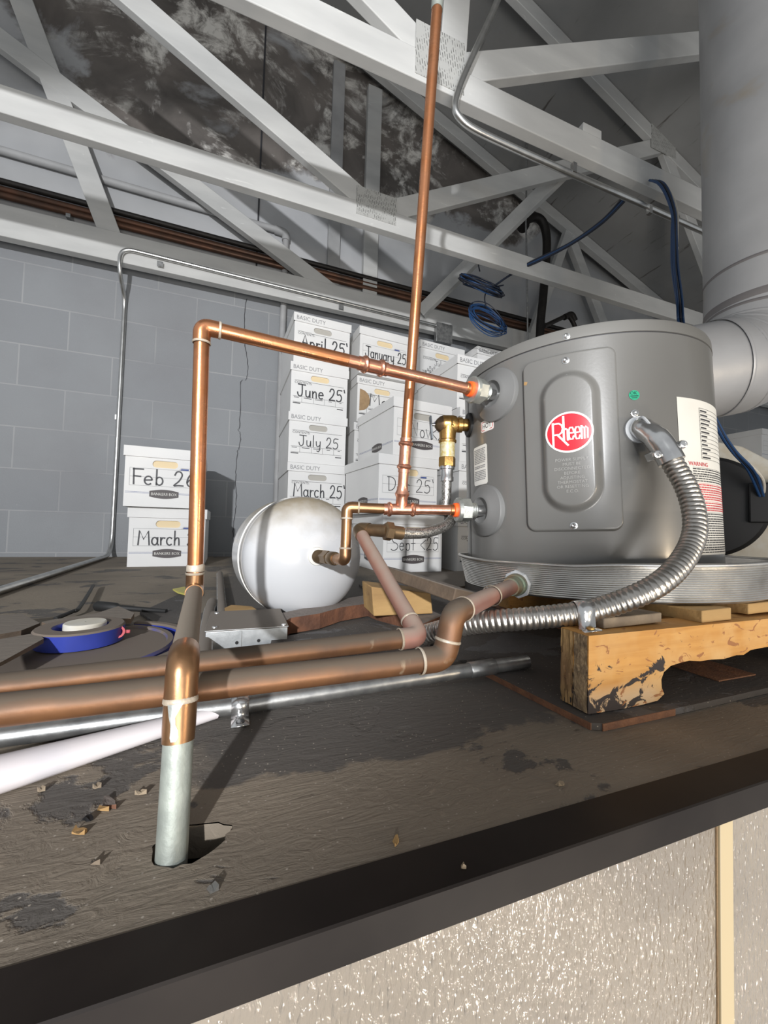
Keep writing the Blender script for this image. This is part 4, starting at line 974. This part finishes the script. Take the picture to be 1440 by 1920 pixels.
# ------------------------------------------------------------------ discharge lines lying in front
R2 = .0111
dis = thing('discharge_pipe', 'dusty copper discharge pipe, rear of the two long ones, sloping up behind the tank elbow', 'copper pipe', (.1, .435, .066))
D0 = c0_; D1 = atD(672, 992, .708); D2 = atY(786, 1194, .437); D3 = D2+(atY(8, 1286, .432)-D2)*3.5
run(dis, [D0, D1, D2, D3], R2, [M['dullbrass'], M['redcopper'], M['oldcopper']], [M['dullbrass'], M['redcopper']], e=.025, R=.022, rings=[(0, 0), (0, 1)], k=1.12)
ring(dis, D2+(D1-D2).normalized()*.030, (D1-D2).normalized(), R2*1.05)
drn = thing('drain_pipe', 'copper pipe from the pan drain, the front of the two long horizontal ones', 'copper pipe', (.1, .345, .07))
PI = wmat(pan).inverted(); o_ = PI @ EYE; d_ = PI.to_3x3() @ ray(972, 1094)
A_ = d_.x**2+d_.y**2; B_ = 2*(o_.x*d_.x+o_.y*d_.y); C_ = o_.x**2+o_.y**2-.2575**2
pl = o_+d_*((-B_-sqrt(max(0, B_*B_-4*A_*C_)))/(2*A_)); Q0 = wmat(pan) @ pl; nQ = wmat(pan).to_3x3() @ Vector((pl.x, pl.y, -.06)).normalized()
G1 = atD(850, 1150, .394); G2 = atY(833, 1234, .347); G3 = G2+(atY(5, 1331, .343)-G2)*3.5
dq = (G1-Q0).normalized()
MB().lathe([(-.008, .018), (.002, .0225), (.006, .0225), (.007, .0195)], Q0, nQ, 8).build('drain_washer', M['seal'], drn, ang=25)
MB().lathe([(.004, .0178), (.010, .0178), (.012, .0165), (.016, .0165)], Q0, dq, 8).build('lock_nut', M['seal'], drn, ang=25)
MB().lathe([(.012, .0165), (.014, .0172), (.026, .0166), (.028, .0145), (.036, .0140), (.038, .0130), (.048, .0130)], Q0, dq, 26).build('adapter', M['greenpatina'], drn)
run(drn, [Q0+dq*.02, G1, G2, G3], R2, [M['redcopper'], M['browncopper'], M['oldcopper']], [M['oldcopper'], M['oldcopper']], e=.026, R=.024, rings=[(1, 1), (0, 1)], k=1.12)
Lq = (G1-Q0).length; ring(drn, Q0+dq*(Lq*.52), dq, R2*1.14, M['solder'], .0026)
# ------------------------------------------------------------------ steel conduit on the deck with its strap
dc = thing('steel_conduit', 'grey steel conduit lying on the deck beneath the two copper pipes', 'conduit', (.1, .46, .009))
e0, e1 = atZ(988, 1240, .0175), atZ(450, 1322, .0095); e2 = e1+(e1-e0)*2.6; e2.z = .0095
straight(dc, e0, e1, .0088, M['galv']); straight(dc, e1, e2, .0088, M['galv'])
cpm = e0.lerp(e1, .20); MB().lathe([(-.02, .0095), (-.019, .0102), (.019, .0102), (.02, .0095)], cpm, e1-e0, 22).build('coupling', M['galv'], dc)
MB().lathe([(-.022, .0070), (.0, .0088)], e0, (e0-e1), 20).build('end_bushing', M['black'], dc)
ss = thing('conduit_strap', 'small one-hole strap fixing the steel conduit to the deck below the copper pipes', 'strap', (e1.x, e1.y, 0))
m = MB(); vs_ = []
dce = (e0-e1).normalized(); fr = Vector((dce.y, -dce.x, 0)).normalized()
for p in [e1+fr*.030+Vector((0, 0, .0012-e1.z)), e1+fr*.0105+Vector((0, 0, .0012-e1.z))]+[e1+fr*.0100*cos(a)+Vector((0, 0, .0100*sin(a))) for a in [-.3+(pi+.3)*i/10 for i in range(11)]]: vs_ += [p-dce*.0085, p+dce*.0085]
m.add(vs_, [(2*i, 2*i+1, 2*i+3, 2*i+2) for i in range(len(vs_)//2-1)]); o = m.build('band', M['steel'], ss, ang=50); md = o.modifiers.new('thickness', 'SOLIDIFY'); md.thickness = .001; md.offset = 1
MB().lathe([(0, .0042), (.0013, .0042)], e1+fr*.022+Vector((0, 0, .0022-e1.z)), (0, 0, 1), 16).build('screw_hole', M['black'], ss)
# ------------------------------------------------------------------ big jacketed duct on the right
du = thing('air_duct', 'large grey jacketed duct descending on the right and elbowing behind the heater', 'duct', (1.36, .72, 1.0))
DR = .130; Lc = 1.50; t_ = Vector((sin(radians(59.9)), cos(radians(59.9)), 0)); n_ = Vector((t_.y, -t_.x, 0))
dc0 = t_*Lc+n_*DR; dc0.x -= .012
lean = Vector((-.022, -.004, 1)).normalized()
zs = .80; top = Vector((dc0.x, dc0.y, zs))+lean*2.3; base = Vector((dc0.x, dc0.y, zs)); m = MB()
n = 46; P = [base.lerp(top, i/n) for i in range(n+1)]
m.tube(P, [DR*(1+.004*sin(i*1.9)+.003*sin(i*.7)) for i in range(n+1)], 56); m.build('straight_length', M['duct'], du, ang=60)
bd = Vector((-.90, .43, 0)).normalized(); Rb = .135
arc = [base+bd*Rb*(1-cos(a))-lean*Rb*sin(a) for a in [radians(88)*i/5 for i in range(6)]]
m = MB(); m.tube(smooth(arc, 6), DR*1.012, 56); m.build('elbow_gores', M['duct'], du, ang=60)
end = arc[-1]; de = (arc[-1]-arc[-2]).normalized(); MB().tube([end-de*.02, end+de*.10], DR*.99, 48).build('outlet_length', M['duct'], du)
for k in range(6):
    d = (arc[min(k+1, 5)]-arc[max(k-1, 0)]).normalized(); MB().lathe([(-.004, DR*1.014), (-.002, DR*1.024), (.002, DR*1.024), (.004, DR*1.014)], arc[k], d, 56, caps=False).build('gore_seam', M['duct'] if k else M['tape'], du)
for z, w_ in ((.835, .010), (.93, .004)):
    MB().lathe([(-w_, DR*1.004), (-w_*.5, DR*1.012), (w_*.5, DR*1.012), (w_, DR*1.004)], base+lean*(z-zs), lean, 56, caps=False).build('jacket_seam', M['tape'], du)
# ------------------------------------------------------------------ dark round housing behind the heater on the right
ho = thing('blower_housing', 'black round housing with a white casing behind the heater on the right', 'blower', atD(1360, 950, 1.40))
hc = atD(1316, 950, 1.37); hx = (hc-EYE); hx.z = 0; hx.normalize(); hr = .178
MB().lathe([(.0, .02), (.0, hr-.012), (.012, hr), (.06, hr), (.062, .02)], hc, hx, 64).build('front_drum', M['black'], ho)
side = Vector((hx.y, -hx.x, 0)); br = MB(); b0 = hc+hx*.03+side*.12
br.beam(b0+Vector((0, 0, .010)), b0+side*.34+Vector((0, 0, .010)), .13, .10, hx); br.build('side_arm', M['black'], ho, bevel=.004)
cs = MB(); poly = [(-.30, -.27), (.34, -.27), (.34, .10), (.205, .135), (.11, .212), (-.02, .26), (-.30, .26)]
cs.prism(poly, lambda x, z, h: tuple(hc+hx*h+side*x+Vector((0, 0, z))), .065, .24); cs.build('white_casing', M['whitecap'], ho, bevel=.004)
# ------------------------------------------------------------------ electrical conduit on the wall, box, grey pipes, copper bundle
ew = thing('wall_conduit', 'thin steel conduit climbing the block wall from the deck and turning along the top board', 'conduit', atY(220, 800, WY-.015))
w0, w1 = atZ(-60, 1126, .0115), atZ(196, 1046, .0115); wy = WY-.013
a1 = atY(207, 1036, wy); a2 = atY(238, 492, wy); a2.y = 2.355; a3 = atY(832, 614, 2.355); a1.z = .02
w1 = Vector((a1.x, wy-.02, .0115)); pts = [w0, Vector((a1.x+.004, wy, .0115)), Vector((a2.x, wy, 1.42)), Vector((a2.x, 2.362, 1.50)), Vector((a2.x, 2.362, a2.z)), a3]
MB().tube(fillet(pts, .13, 12), .0105, 18).build('tube', M['emt'], ew)
for q in ((221, 782), (300, 494), (640, 575)):
    p = atY(*q, wy if q[1] > 600 else 2.355); MB().box(p.x-.014, p.x+.014, p.y-.0, p.y+.008, p.z-.014, p.z+.013).build('clip', M['galv'], ew)
jb = thing('junction_box', 'small grey steel junction box on the top board at the end of the wall conduit', 'junction box', atY(834, 620, 2.36))
p0, p1 = atY(817, 612, 2.35), atY(845, 636, 2.35)
MB().box(p0.x, p1.x, 2.335, 2.372, p1.z-.04, p0.z+.02).build('box_body', M['galv'], jb, bevel=.002)
MB().box(p0.x-.003, p1.x+.003, 2.331, 2.3345, p1.z-.043, p0.z+.023).build('cover', M['galv'], jb, bevel=.001)
gp = thing('grey_painted_pipe', 'grey painted vertical pipe in front of the block wall left of the boxes', 'pipe', atY(525, 900, WY-.05))
g0, g1 = atY(518, 940, 2.476), atY(536, 452, 2.476)
gt = g1+(g1-g0).normalized()*.02
MB().tube([g0-(g1-g0).normalized()*(g0.z-.004)/abs((g1-g0).normalized().z), g1], .0195, 22).build('pipe', M['stud'], gp)
gl = atY(440, 430, 2.476)
MB().tube(fillet([g1, gt+Vector((0, 0, .03)), gt+Vector((-.07, 0, .035))], .035, 8), .0245, 22).build('elbow', M['stud'], gp)
MB().tube([gt+Vector((-.06, 0, .035)), gt+Vector((-2.4, 0, .06))], .0195, 20).build('pipe', M['stud'], gp)
for i, (zz, yy, r_, m_, lb) in enumerate(((1.815, 2.463, .016, 'bundle', 'lowest dull copper pipe of the run along the top of the block wall'), (1.850, 2.470, .016, 'bundle', 'middle dull copper pipe of the run along the top of the block wall'), (1.886, 2.462, .015, 'ironpipe', 'dark topmost pipe of the run along the top of the block wall'))):
    o = MB().tube([(-3, yy, zz+.01), (.21 if False else 4.0, yy, zz-.035)], r_, 18).build('wall_pipe', M[m_]); tag(o, lb, 'pipe', 'pipes along the wall top')
for x in (-2.0, -.9, .35, 1.2, 2.3, 3.4):
    MB().box(x-.01, x+.01, 2.445, 2.4995, 1.775, 1.795).build('pipe_bracket', M['galv']); o = bpy.context.scene.collection.objects[-1]; tag(o, 'small steel bracket under the copper pipes on the wall', 'bracket', 'wall pipe brackets')
# black vent bend and small fittings up by the roof
bv = thing('black_pipe_bend', 'black iron pipe with a hooked top rising behind the heater', 'pipe', atY(1015, 600, 2.2))
MB().tube(smooth([atY(978, 428, 2.2), atY(990, 412, 2.2), atY(1006, 408, 2.2), atY(1019, 420, 2.2), atY(1025, 448, 2.2), atY(1024, 490, 2.2), atY(1018, 560, 2.2), atY(1012, 640, 2.2), Vector((atY(1010, 660, 2.2).x, 2.2, .6)), Vector((atY(1010, 660, 2.2).x, 2.2, .001))], 8), .029, 22).build('bent_pipe', M['ironpipe'], bv)
MB().lathe([(-.02, .033), (-.018, .038), (.018, .038), (.02, .033)], atY(981, 424, 2.2), atY(990, 412, 2.2)-atY(978, 430, 2.2), 20).build('hub', M['ironpipe'], bv)
sb = thing('small_pipe_elbow', 'small dark pipe with an elbow just above the heater lid', 'pipe', atY(1060, 590, 2.0))
MB().tube(fillet([atY(1020, 612, 2.0), atY(1066, 590, 2.0), atY(1079, 612, 2.0), atY(1082, 640, 2.0)], .04, 6), .014, 16).build('bent_pipe', M['ironpipe'], sb)
MB().tube(fillet([atY(1058, 595, 2.0), atY(1072, 588, 2.0), atY(1078, 602, 2.0)], .025, 6), .0195, 16).build('elbow', M['ironpipe'], sb)
_h = atY(986, 420, 2.15); rd = MB().tube([Vector((_h.x, 2.15, roofz(_h.x)+.005)), _h, atY(989, 590, 2.15), atY(991, 760, 2.15)], .006, 10).build('hanger_rod', M['galv']); tag(rd, 'thin steel rod hanging beside the black hooked pipe', 'rod')
# conduit strapped along the nearest truss
ct = thing('truss_conduit', 'steel conduit sweeping down and running along the lower edge of the nearest truss', 'conduit', atY(880, 240, 1.01))
yy = 1.018; cp = [atY(*q, yy) for q in ((948, -40), (925, 20), (884, 110), (861, 165), (853, 200), (863, 222), (890, 243), (950, 272), (1040, 312), (1180, 373), (1327, 438), (1440, 486))]
MB().tube(smooth(cp, 8), .0105, 18).build('tube', M['emt'], ct)
for q in ((1078, 314), (1220, 392)): p = atY(*q, 1.006); MB().box(p.x-.008, p.x+.008, p.y-.002, p.y+.012, p.z-.016, p.z+.018).build('clip', M['steel'], ct)
# ------------------------------------------------------------------ cables
def cable(label, name, cat, pts, r, m, group=None):
    o = MB().tube(smooth(pts, 8), r, 8).build(name, m); return tag(o, label, cat, group)
cbn = thing('cable_bundle', 'bundle of blue cables hanging over the nearest truss and dropping behind the heater', 'cable bundle', atY(1262, 420, 1.03))
for k in range(6):
    ox = (k % 3-1)*.0065; oz = (k//3)*.006; mm = M['bluecable'] if k % 3 != 1 else M['darkcable']
    qs = [(1222, 338, 1.09), (1240, 344, 1.035), (1254, 365, 1.015), (1264, 400, 1.01), (1265, 440, 1.01), (1266, 500, 1.03), (1273, 560, 1.06), (1278, 610, 1.10), (1300, 700, 1.12), (1345, 797, 1.10), (1375, 845, 1.14), (1405+k*4, 880+k*3, 1.20), (1428, 930, 1.26)]
    MB().tube(smooth([atD(px+ox*600*(1.0+.5*sin(i+k)), py, d*1.0+.42-.0+oz) if i < 8 else atD(px+ox*500, py, d+oz*2) for i, (px, py, d) in enumerate(qs)], 8), .0042, 8).build('cable', mm if k < 5 else M['whitecable'], cbn)
MB().lathe([(-.003, .013), (.003, .013)], atD(1265, 468, 1.452), (0, 0, 1), 12).build('cable_tie', M['whitecable'], cbn)
kc = thing('slack_cable', 'dark and blue cable sagging from the nearest truss across to the hooked black pipe', 'cable', atD(1100, 430, 1.9))
for k, m_ in enumerate(('darkcable', 'bluecable', 'darkcable')):
    MB().tube(smooth([atD(1172+k*3, 366+k*2, 1.78), atD(1130, 412+k*3, 1.86), atD(1070, 455+k*2, 1.95), atD(1010, 484+k*3, 2.03), atD(985, 497+k*2, 2.07), atD(950, 520, 2.1), atD(915, 545, 2.12)], 8), .0052, 8).build('cable', M[m_], kc)
for ci, (cxp, cyp, rx, rz, nl, lb) in enumerate(((903, 536, .125, .095, 16, 'loose coil of dark and blue cable hanging under the middle truss'), (915, 600, .105, .085, 15, 'lower coil of blue cable hanging below the first coil'))):
    t = thing('cable_coil', lb, 'cable coil', atY(cxp, cyp, 1.80))
    c = atY(cxp, cyp, 1.80)
    for k in range(nl):
        rr = 1+random.uniform(-.16, .16); dz = random.uniform(-.022, .022); tl_ = random.uniform(.30, .8); ph = random.uniform(0, 6)
        P = [c+Vector((rx*rr*cos(a)+.006*sin(3*a+ph), tl_*rz*sin(a)*1.2, rz*rr*sin(a)*(.55 if ci == 0 else .95)+dz+.006*cos(2*a+ph)-.2*rx*cos(a)*.6)) for a in [2*pi*i/28 for i in range(28)]]
        MB().tube(P, .0026, 7, closed=True).build('loop', M[('darkcable', 'darkcable', 'bluecable')[k % 3] if ci == 0 else ('bluecable', 'bluecable', 'darkcable')[k % 3]], t)
    MB().tube(smooth([c+Vector((0, .02, rz)), c+Vector((-.01, .02, rz+.05)), c+Vector((0, .0, rz+.09)), c+Vector((.01, -.12, .13))], 6), .0035, 7).build('tail', M['darkcable'], t)
# ------------------------------------------------------------------ junction box lying on the deck by the pipes
gb = thing('steel_box', 'dusty galvanized junction box lying on the deck in front of the white tank', 'junction box', (.02, .66, 0))
bx0, bx1 = atY(384, 1210, .657).x, atY(539, 1200, .657).x
MB().box(bx0, bx1, .659, .795, .0006, .0325).build('box_body', M['galvdust'], gb, bevel=.0012)
MB().box(bx0-.0012, bx1+.0012, .6575, .797, .0328, .0345).build('cover', M['galvdust'], gb, bevel=.0005)
for q in ((444, 1205), (485, 1201)): p = atY(*q, .6588); MB().lathe([(0, .0026), (.0006, .0026)], p, (0, -1, 0), 14).build('knockout', M['black'], gb)
MB().box(bx0+.052, bx0+.0528, .6584, .6592, .004, .031).build('fold_line', M['galv'], gb)
for x, y in ((bx0+.012, .675), (bx1-.006, .664), (bx0+.010, .780)): MB().lathe([(0, .0045), (.0015, .004), (.002, .002)], (x, y, .0345), (0, 0, 1), 14).build('screw', M['steel'], gb)
c2_ = MB().tube([(bx0+.02, .795, .012), atZ(412, 1076, .012)], .0105, 16).build('steel_conduit', M['galvdust']); tag(c2_, 'dusty steel conduit running back from the junction box towards the wall', 'conduit')
c3_ = MB().tube(smooth([(bx0+.004, .56, .014), atZ(392, 1150, .013), atZ(396, 1138, .012), atZ(398, 1130, .0115)], 6), .0115, 16).build('steel_conduit', M['galvdust']); tag(c3_, 'short dusty conduit stub beside the left riser pointing to the wall', 'conduit')
# ------------------------------------------------------------------ blue caps, red wing nut and the rest of the litter on the left
Zl = .020; lc = atZ(140, 1213, Zl); 
bl = thing('blue_plastic_disc', 'large dusty blue plastic lid lying on the deck left of the riser', 'lid', (lc.x, lc.y, 0))
MB().lathe([(.0006, .108), (.004, .120), (.017, .124), (.021, .122), (.021, .115), (.0175, .113), (.0175, .001)], (lc.x, lc.y, 0), (0, 0, 1), 72, caps=False).build('lid_disc', M['bluecap'], bl)
a0 = MB(); pr = [(.130, .0005), (.145, .0005), (.147, .019), (.144, .022), (.134, .022), (.131, .019)]
vs_, na = [], 40
for i in range(na+1):
    a = radians(-52+125*i/na)
    for r_, z_ in pr: vs_.append((lc.x+.006+r_*cos(a), lc.y+r_*sin(a), z_))
k6 = len(pr); a0.add(vs_, [(i*k6+j, i*k6+(j+1) % k6, (i+1)*k6+(j+1) % k6, (i+1)*k6+j) for i in range(na) for j in range(k6)]+[tuple(range(k6)), tuple(na*k6+j for j in range(k6))[::-1]])
t = a0.build('blue_hoop', M['bluecap']); tag(t, 'broken blue plastic hoop curving round the right side of the big blue lid', 'hoop')
cc = atZ(152, 1174, .042)
bc_ = thing('blue_plastic_ring', 'smaller blue ring cap lying on the big dusty blue lid', 'cap', (cc.x, cc.y, .022))
MB().lathe([(.0185, .048), (.0195, .053), (.041, .055), (.0435, .053), (.0435, .034), (.040, .032), (.030, .032), (.030, .001)], (cc.x, cc.y, 0), (0, 0, 1), 56, caps=False).build('cap_ring', M['bluecap'], bc_)
MB().lathe([(.0302, .024), (.032, .0265), (.046, .0265), (.0475, .025), (.0475, .001)], (cc.x+.004, cc.y+.004, 0), (0, 0, 1), 40, caps=False).build('centre_plug', M['whitecap'], bc_)
wn = thing('wing_nut', 'small red plastic wire nut with wings resting on the big blue lid', 'wire nut', atZ(220, 1188, .024))
wc = atZ(221, 1185, .0325); wd = (EYE-wc).normalized()
MB().lathe([(-.012, .0062), (-.002, .0088), (.004, .0090), (.004, .0062), (-.008, .0045), (-.008, .0003)], wc, wd, 24, caps=False).build('nut_body', M['pink'], wn)
sdv = wd.cross(Vector((0, 0, 1))).normalized()
for sg in (1, -1): MB().beam(wc+sdv*sg*.007-wd*.001, wc+sdv*sg*.0155-wd*.001+Vector((0, 0, sg*.001)), .005, .004, wd).build('wing', M['pink'], wn, bevel=.001)
def slab(label, name, cat, pxs, z, th, m, edge=None, wob=.0, group=None):
    P = [atZ(px, py, z) for px, py in pxs]; mb = MB(); n = len(P)
    mb.add([(p.x, p.y, z+wob*sin(7*i)) for i, p in enumerate(P)]+[(p.x, p.y, max(.0005, z-th)) for p in P], [tuple(range(n)), tuple(range(n, 2*n))[::-1]]+[(i, n+i, n+(i+1) % n, (i+1) % n) for i in range(n)])
    o = mb.build(name, m, ang=20); 
    # make the top face up
    me = o.data
    if me.polygons[0].normal.z < 0: me.flip_normals()
    return tag(o, label, cat, group)
slab('dusty cardboard flap at the left edge beside the big blue lid', 'cardboard_flap', 'cardboard', [(-40, 1205), (70, 1188), (82, 1200), (60, 1212), (10, 1238), (-40, 1262)], .040, .004, M['darkscrap'], wob=.002)
slab('dusty curved scrap lying against the small blue cap', 'cardboard_scrap', 'cardboard', [(78, 1166), (100, 1163), (180, 1152), (222, 1138), (252, 1150), (246, 1158), (200, 1162), (150, 1165), (96, 1172)], .034, .010, M['darkscrap'], wob=.002)
slab('dark folded sheet on the deck between the blue hoop and the left riser', 'tar_paper', 'sheet', [(262, 1148), (345, 1110), (352, 1150), (348, 1172), (318, 1182), (280, 1160)], .006, .005, M['sheet'], wob=.001)
slab('rusty blackened plank at the far left edge behind the blue lid', 'plank', 'plank', [(-60, 1160), (40, 1150), (75, 1168), (40, 1182), (-60, 1200)], .028, .026, M['darkscrap'])
slab('yellow card scrap showing left of the left riser', 'yellow_scrap', 'scrap', [(324, 1104), (345, 1100), (372, 1103), (372, 1113), (350, 1114), (334, 1110)], .012, .004, M['yellow'])
slab('white paper corner under the rim of the big blue lid', 'paper_scrap', 'paper', [(208, 1246), (254, 1228), (262, 1240), (240, 1252), (208, 1254)], .004, .003, M['paper'])
rb = thing('black_rod', 'black tapered tool handle lying on the deck behind the blue caps', 'tool', atZ(240, 1142, .008))
r0_, r1_ = atZ(178, 1136, .012), atZ(312, 1146, .009); MB().tube([r0_, r0_.lerp(r1_, .04), r0_.lerp(r1_, .3), r0_.lerp(r1_, .34), r1_], [.006, .011, .010, .006, .0045], 14).build('handle', M['rubber'], rb)
o = MB().tube(smooth([atZ(104, 1160, .01), atZ(135, 1147, .012), atZ(150, 1138, .012), atZ(175, 1098, .012)], 6), .004, 8).build('dark_wire', M['rubber']); tag(o, 'dark bent wire lying on the deck behind the blue caps', 'wire')
# rolled white paper in front of the pipes
q0, q1 = atZ(20, 1436, .014), atZ(404, 1331, .008); qe = q0+(q0-q1)*.7
mb = MB(); mb.tube([qe, q0, q0.lerp(q1, .5), q1], [.0235, .0170, .0125, .0085], 22); mb.v = [Vector((v.x, v.y, max(.0008, v.z*.72))) for v in mb.v]
t = mb.build('paper_roll', M['paper']); tag(t, 'flattened roll of white paper lying on the deck below the copper pipes', 'paper roll')
# ------------------------------------------------------------------ broken boards and blocks round the tank
slab('greyish dusty plywood scrap in front of the white tank', 'plywood_scrap', 'plywood', [(510, 1196), (610, 1182), (700, 1162), (752, 1176), (812, 1200), (800, 1222), (640, 1232), (500, 1236)], .013, .010, M['sheet'], wob=.0008)
def board(label, name, cat, a, b, wd, th, m, up=(0, 0, 1), bev=.002):
    o = MB().beam(a, b, wd, th, Vector(up)).build(name, m, bevel=bev); return tag(o, label, cat)
slab('broken reddish brown board edge running under the white tank', 'broken_board', 'board', [(520, 1172), (545, 1160), (600, 1152), (640, 1140), (690, 1132), (740, 1152), (792, 1168), (830, 1152), (770, 1128), (690, 1116), (640, 1124), (600, 1136), (512, 1154)], .030, .027, M['redwood'], wob=.002)
slab('brown wood offcut lying beside the steel box left of the tank', 'wood_offcut', 'wood', [(421, 1140), (434, 1134), (472, 1137), (486, 1146), (484, 1158), (424, 1158)], .022, .020, M['scrap'])
yb0 = atZ(763, 1158, .028)
t = MB(); P = []
for z in (.0305, .086):
    for q in ((-.062, -.035), (.060, -.042), (.066, .052), (-.055, .05)): P.append((yb0.x+q[0]+(-.006 if z > .05 else 0), yb0.y+.05+q[1], z+(0 if z < .05 else -.25*max(0, q[0]))))
t.hexa(P); o = t.build('pine_block', M['scrap'], bevel=.002); tag(o, 'pale yellow pine block behind the diagonal discharge pipe', 'wood block')
board('weathered dark plank leaning over the yellow pine block', 'plank', 'plank', atD(742, 1076, .78), atD(880, 1122, .62), .070, .022, M['darkscrap'], (.1, .5, 1))
slab('flat brown board on the deck behind the pan rim', 'board', 'board', [(780, 1075), (870, 1070), (872, 1098), (820, 1108), (790, 1098)], .024, .016, M['darkscrap'])
# ------------------------------------------------------------------ wood chips on the deck
ch = [(206, 1500, 38, 26, 'redwood'), (150, 1552, 34, 18, 'scrap'), (262, 1482, 26, 5, 'slat'), (180, 1470, 20, 6, 'slat'), (195, 1512, 30, 5, 'scrap'), (165, 1530, 26, 6, 'black'), (398, 1660, 26, 14, 'galv'), (180, 1612, 24, 3, 'slat'), (76, 1476, 18, 6, 'slat'), (742, 1572, 14, 16, 'scrap'), (1050, 1466, 22, 4, 'slat'), (870, 1620, 14, 4, 'slat')]
lbl = ['largest curled brown wood chip on the front deck', 'yellowish splinter by the black flake on the front deck', 'narrow grey splinter left of the silver pipe', 'small grey splinter near the white paper roll', 'thin pale splinter across the large brown chip', 'black flake beside the yellowish splinter', 'bright metal flake in front of the pipe hole', 'long thin pale splinter on the front left deck', 'small chip near the left edge below the paper roll', 'tiny pale chip near the middle of the deck edge', 'curved pale shaving on the right front deck', 'small shaving on the dark deck edge']
for (px, py, w_, h_, m_), lb in zip(ch, lbl):
    mb = MB(); n = 7; k = random.uniform(0, 6)
    top_ = [atZ(px+.38*w_*cos(a)*(1+.35*sin(3*a+k)), py+.42*h_*sin(a)*(1+.3*cos(2*a+k)), .003) for a in [2*pi*i/n for i in range(n)]]
    mb.add([(p.x, p.y, .0022+.0018*sin(i*2+k)) for i, p in enumerate(top_)]+[(p.x, p.y, .0004) for p in top_], [tuple(range(n)), tuple(range(n, 2*n))[::-1]]+[(i, n+i, n+(i+1) % n, (i+1) % n) for i in range(n)])
    o = mb.build('wood_chip', M[m_], ang=20); tag(o, lb, 'chip', 'chips on the deck')
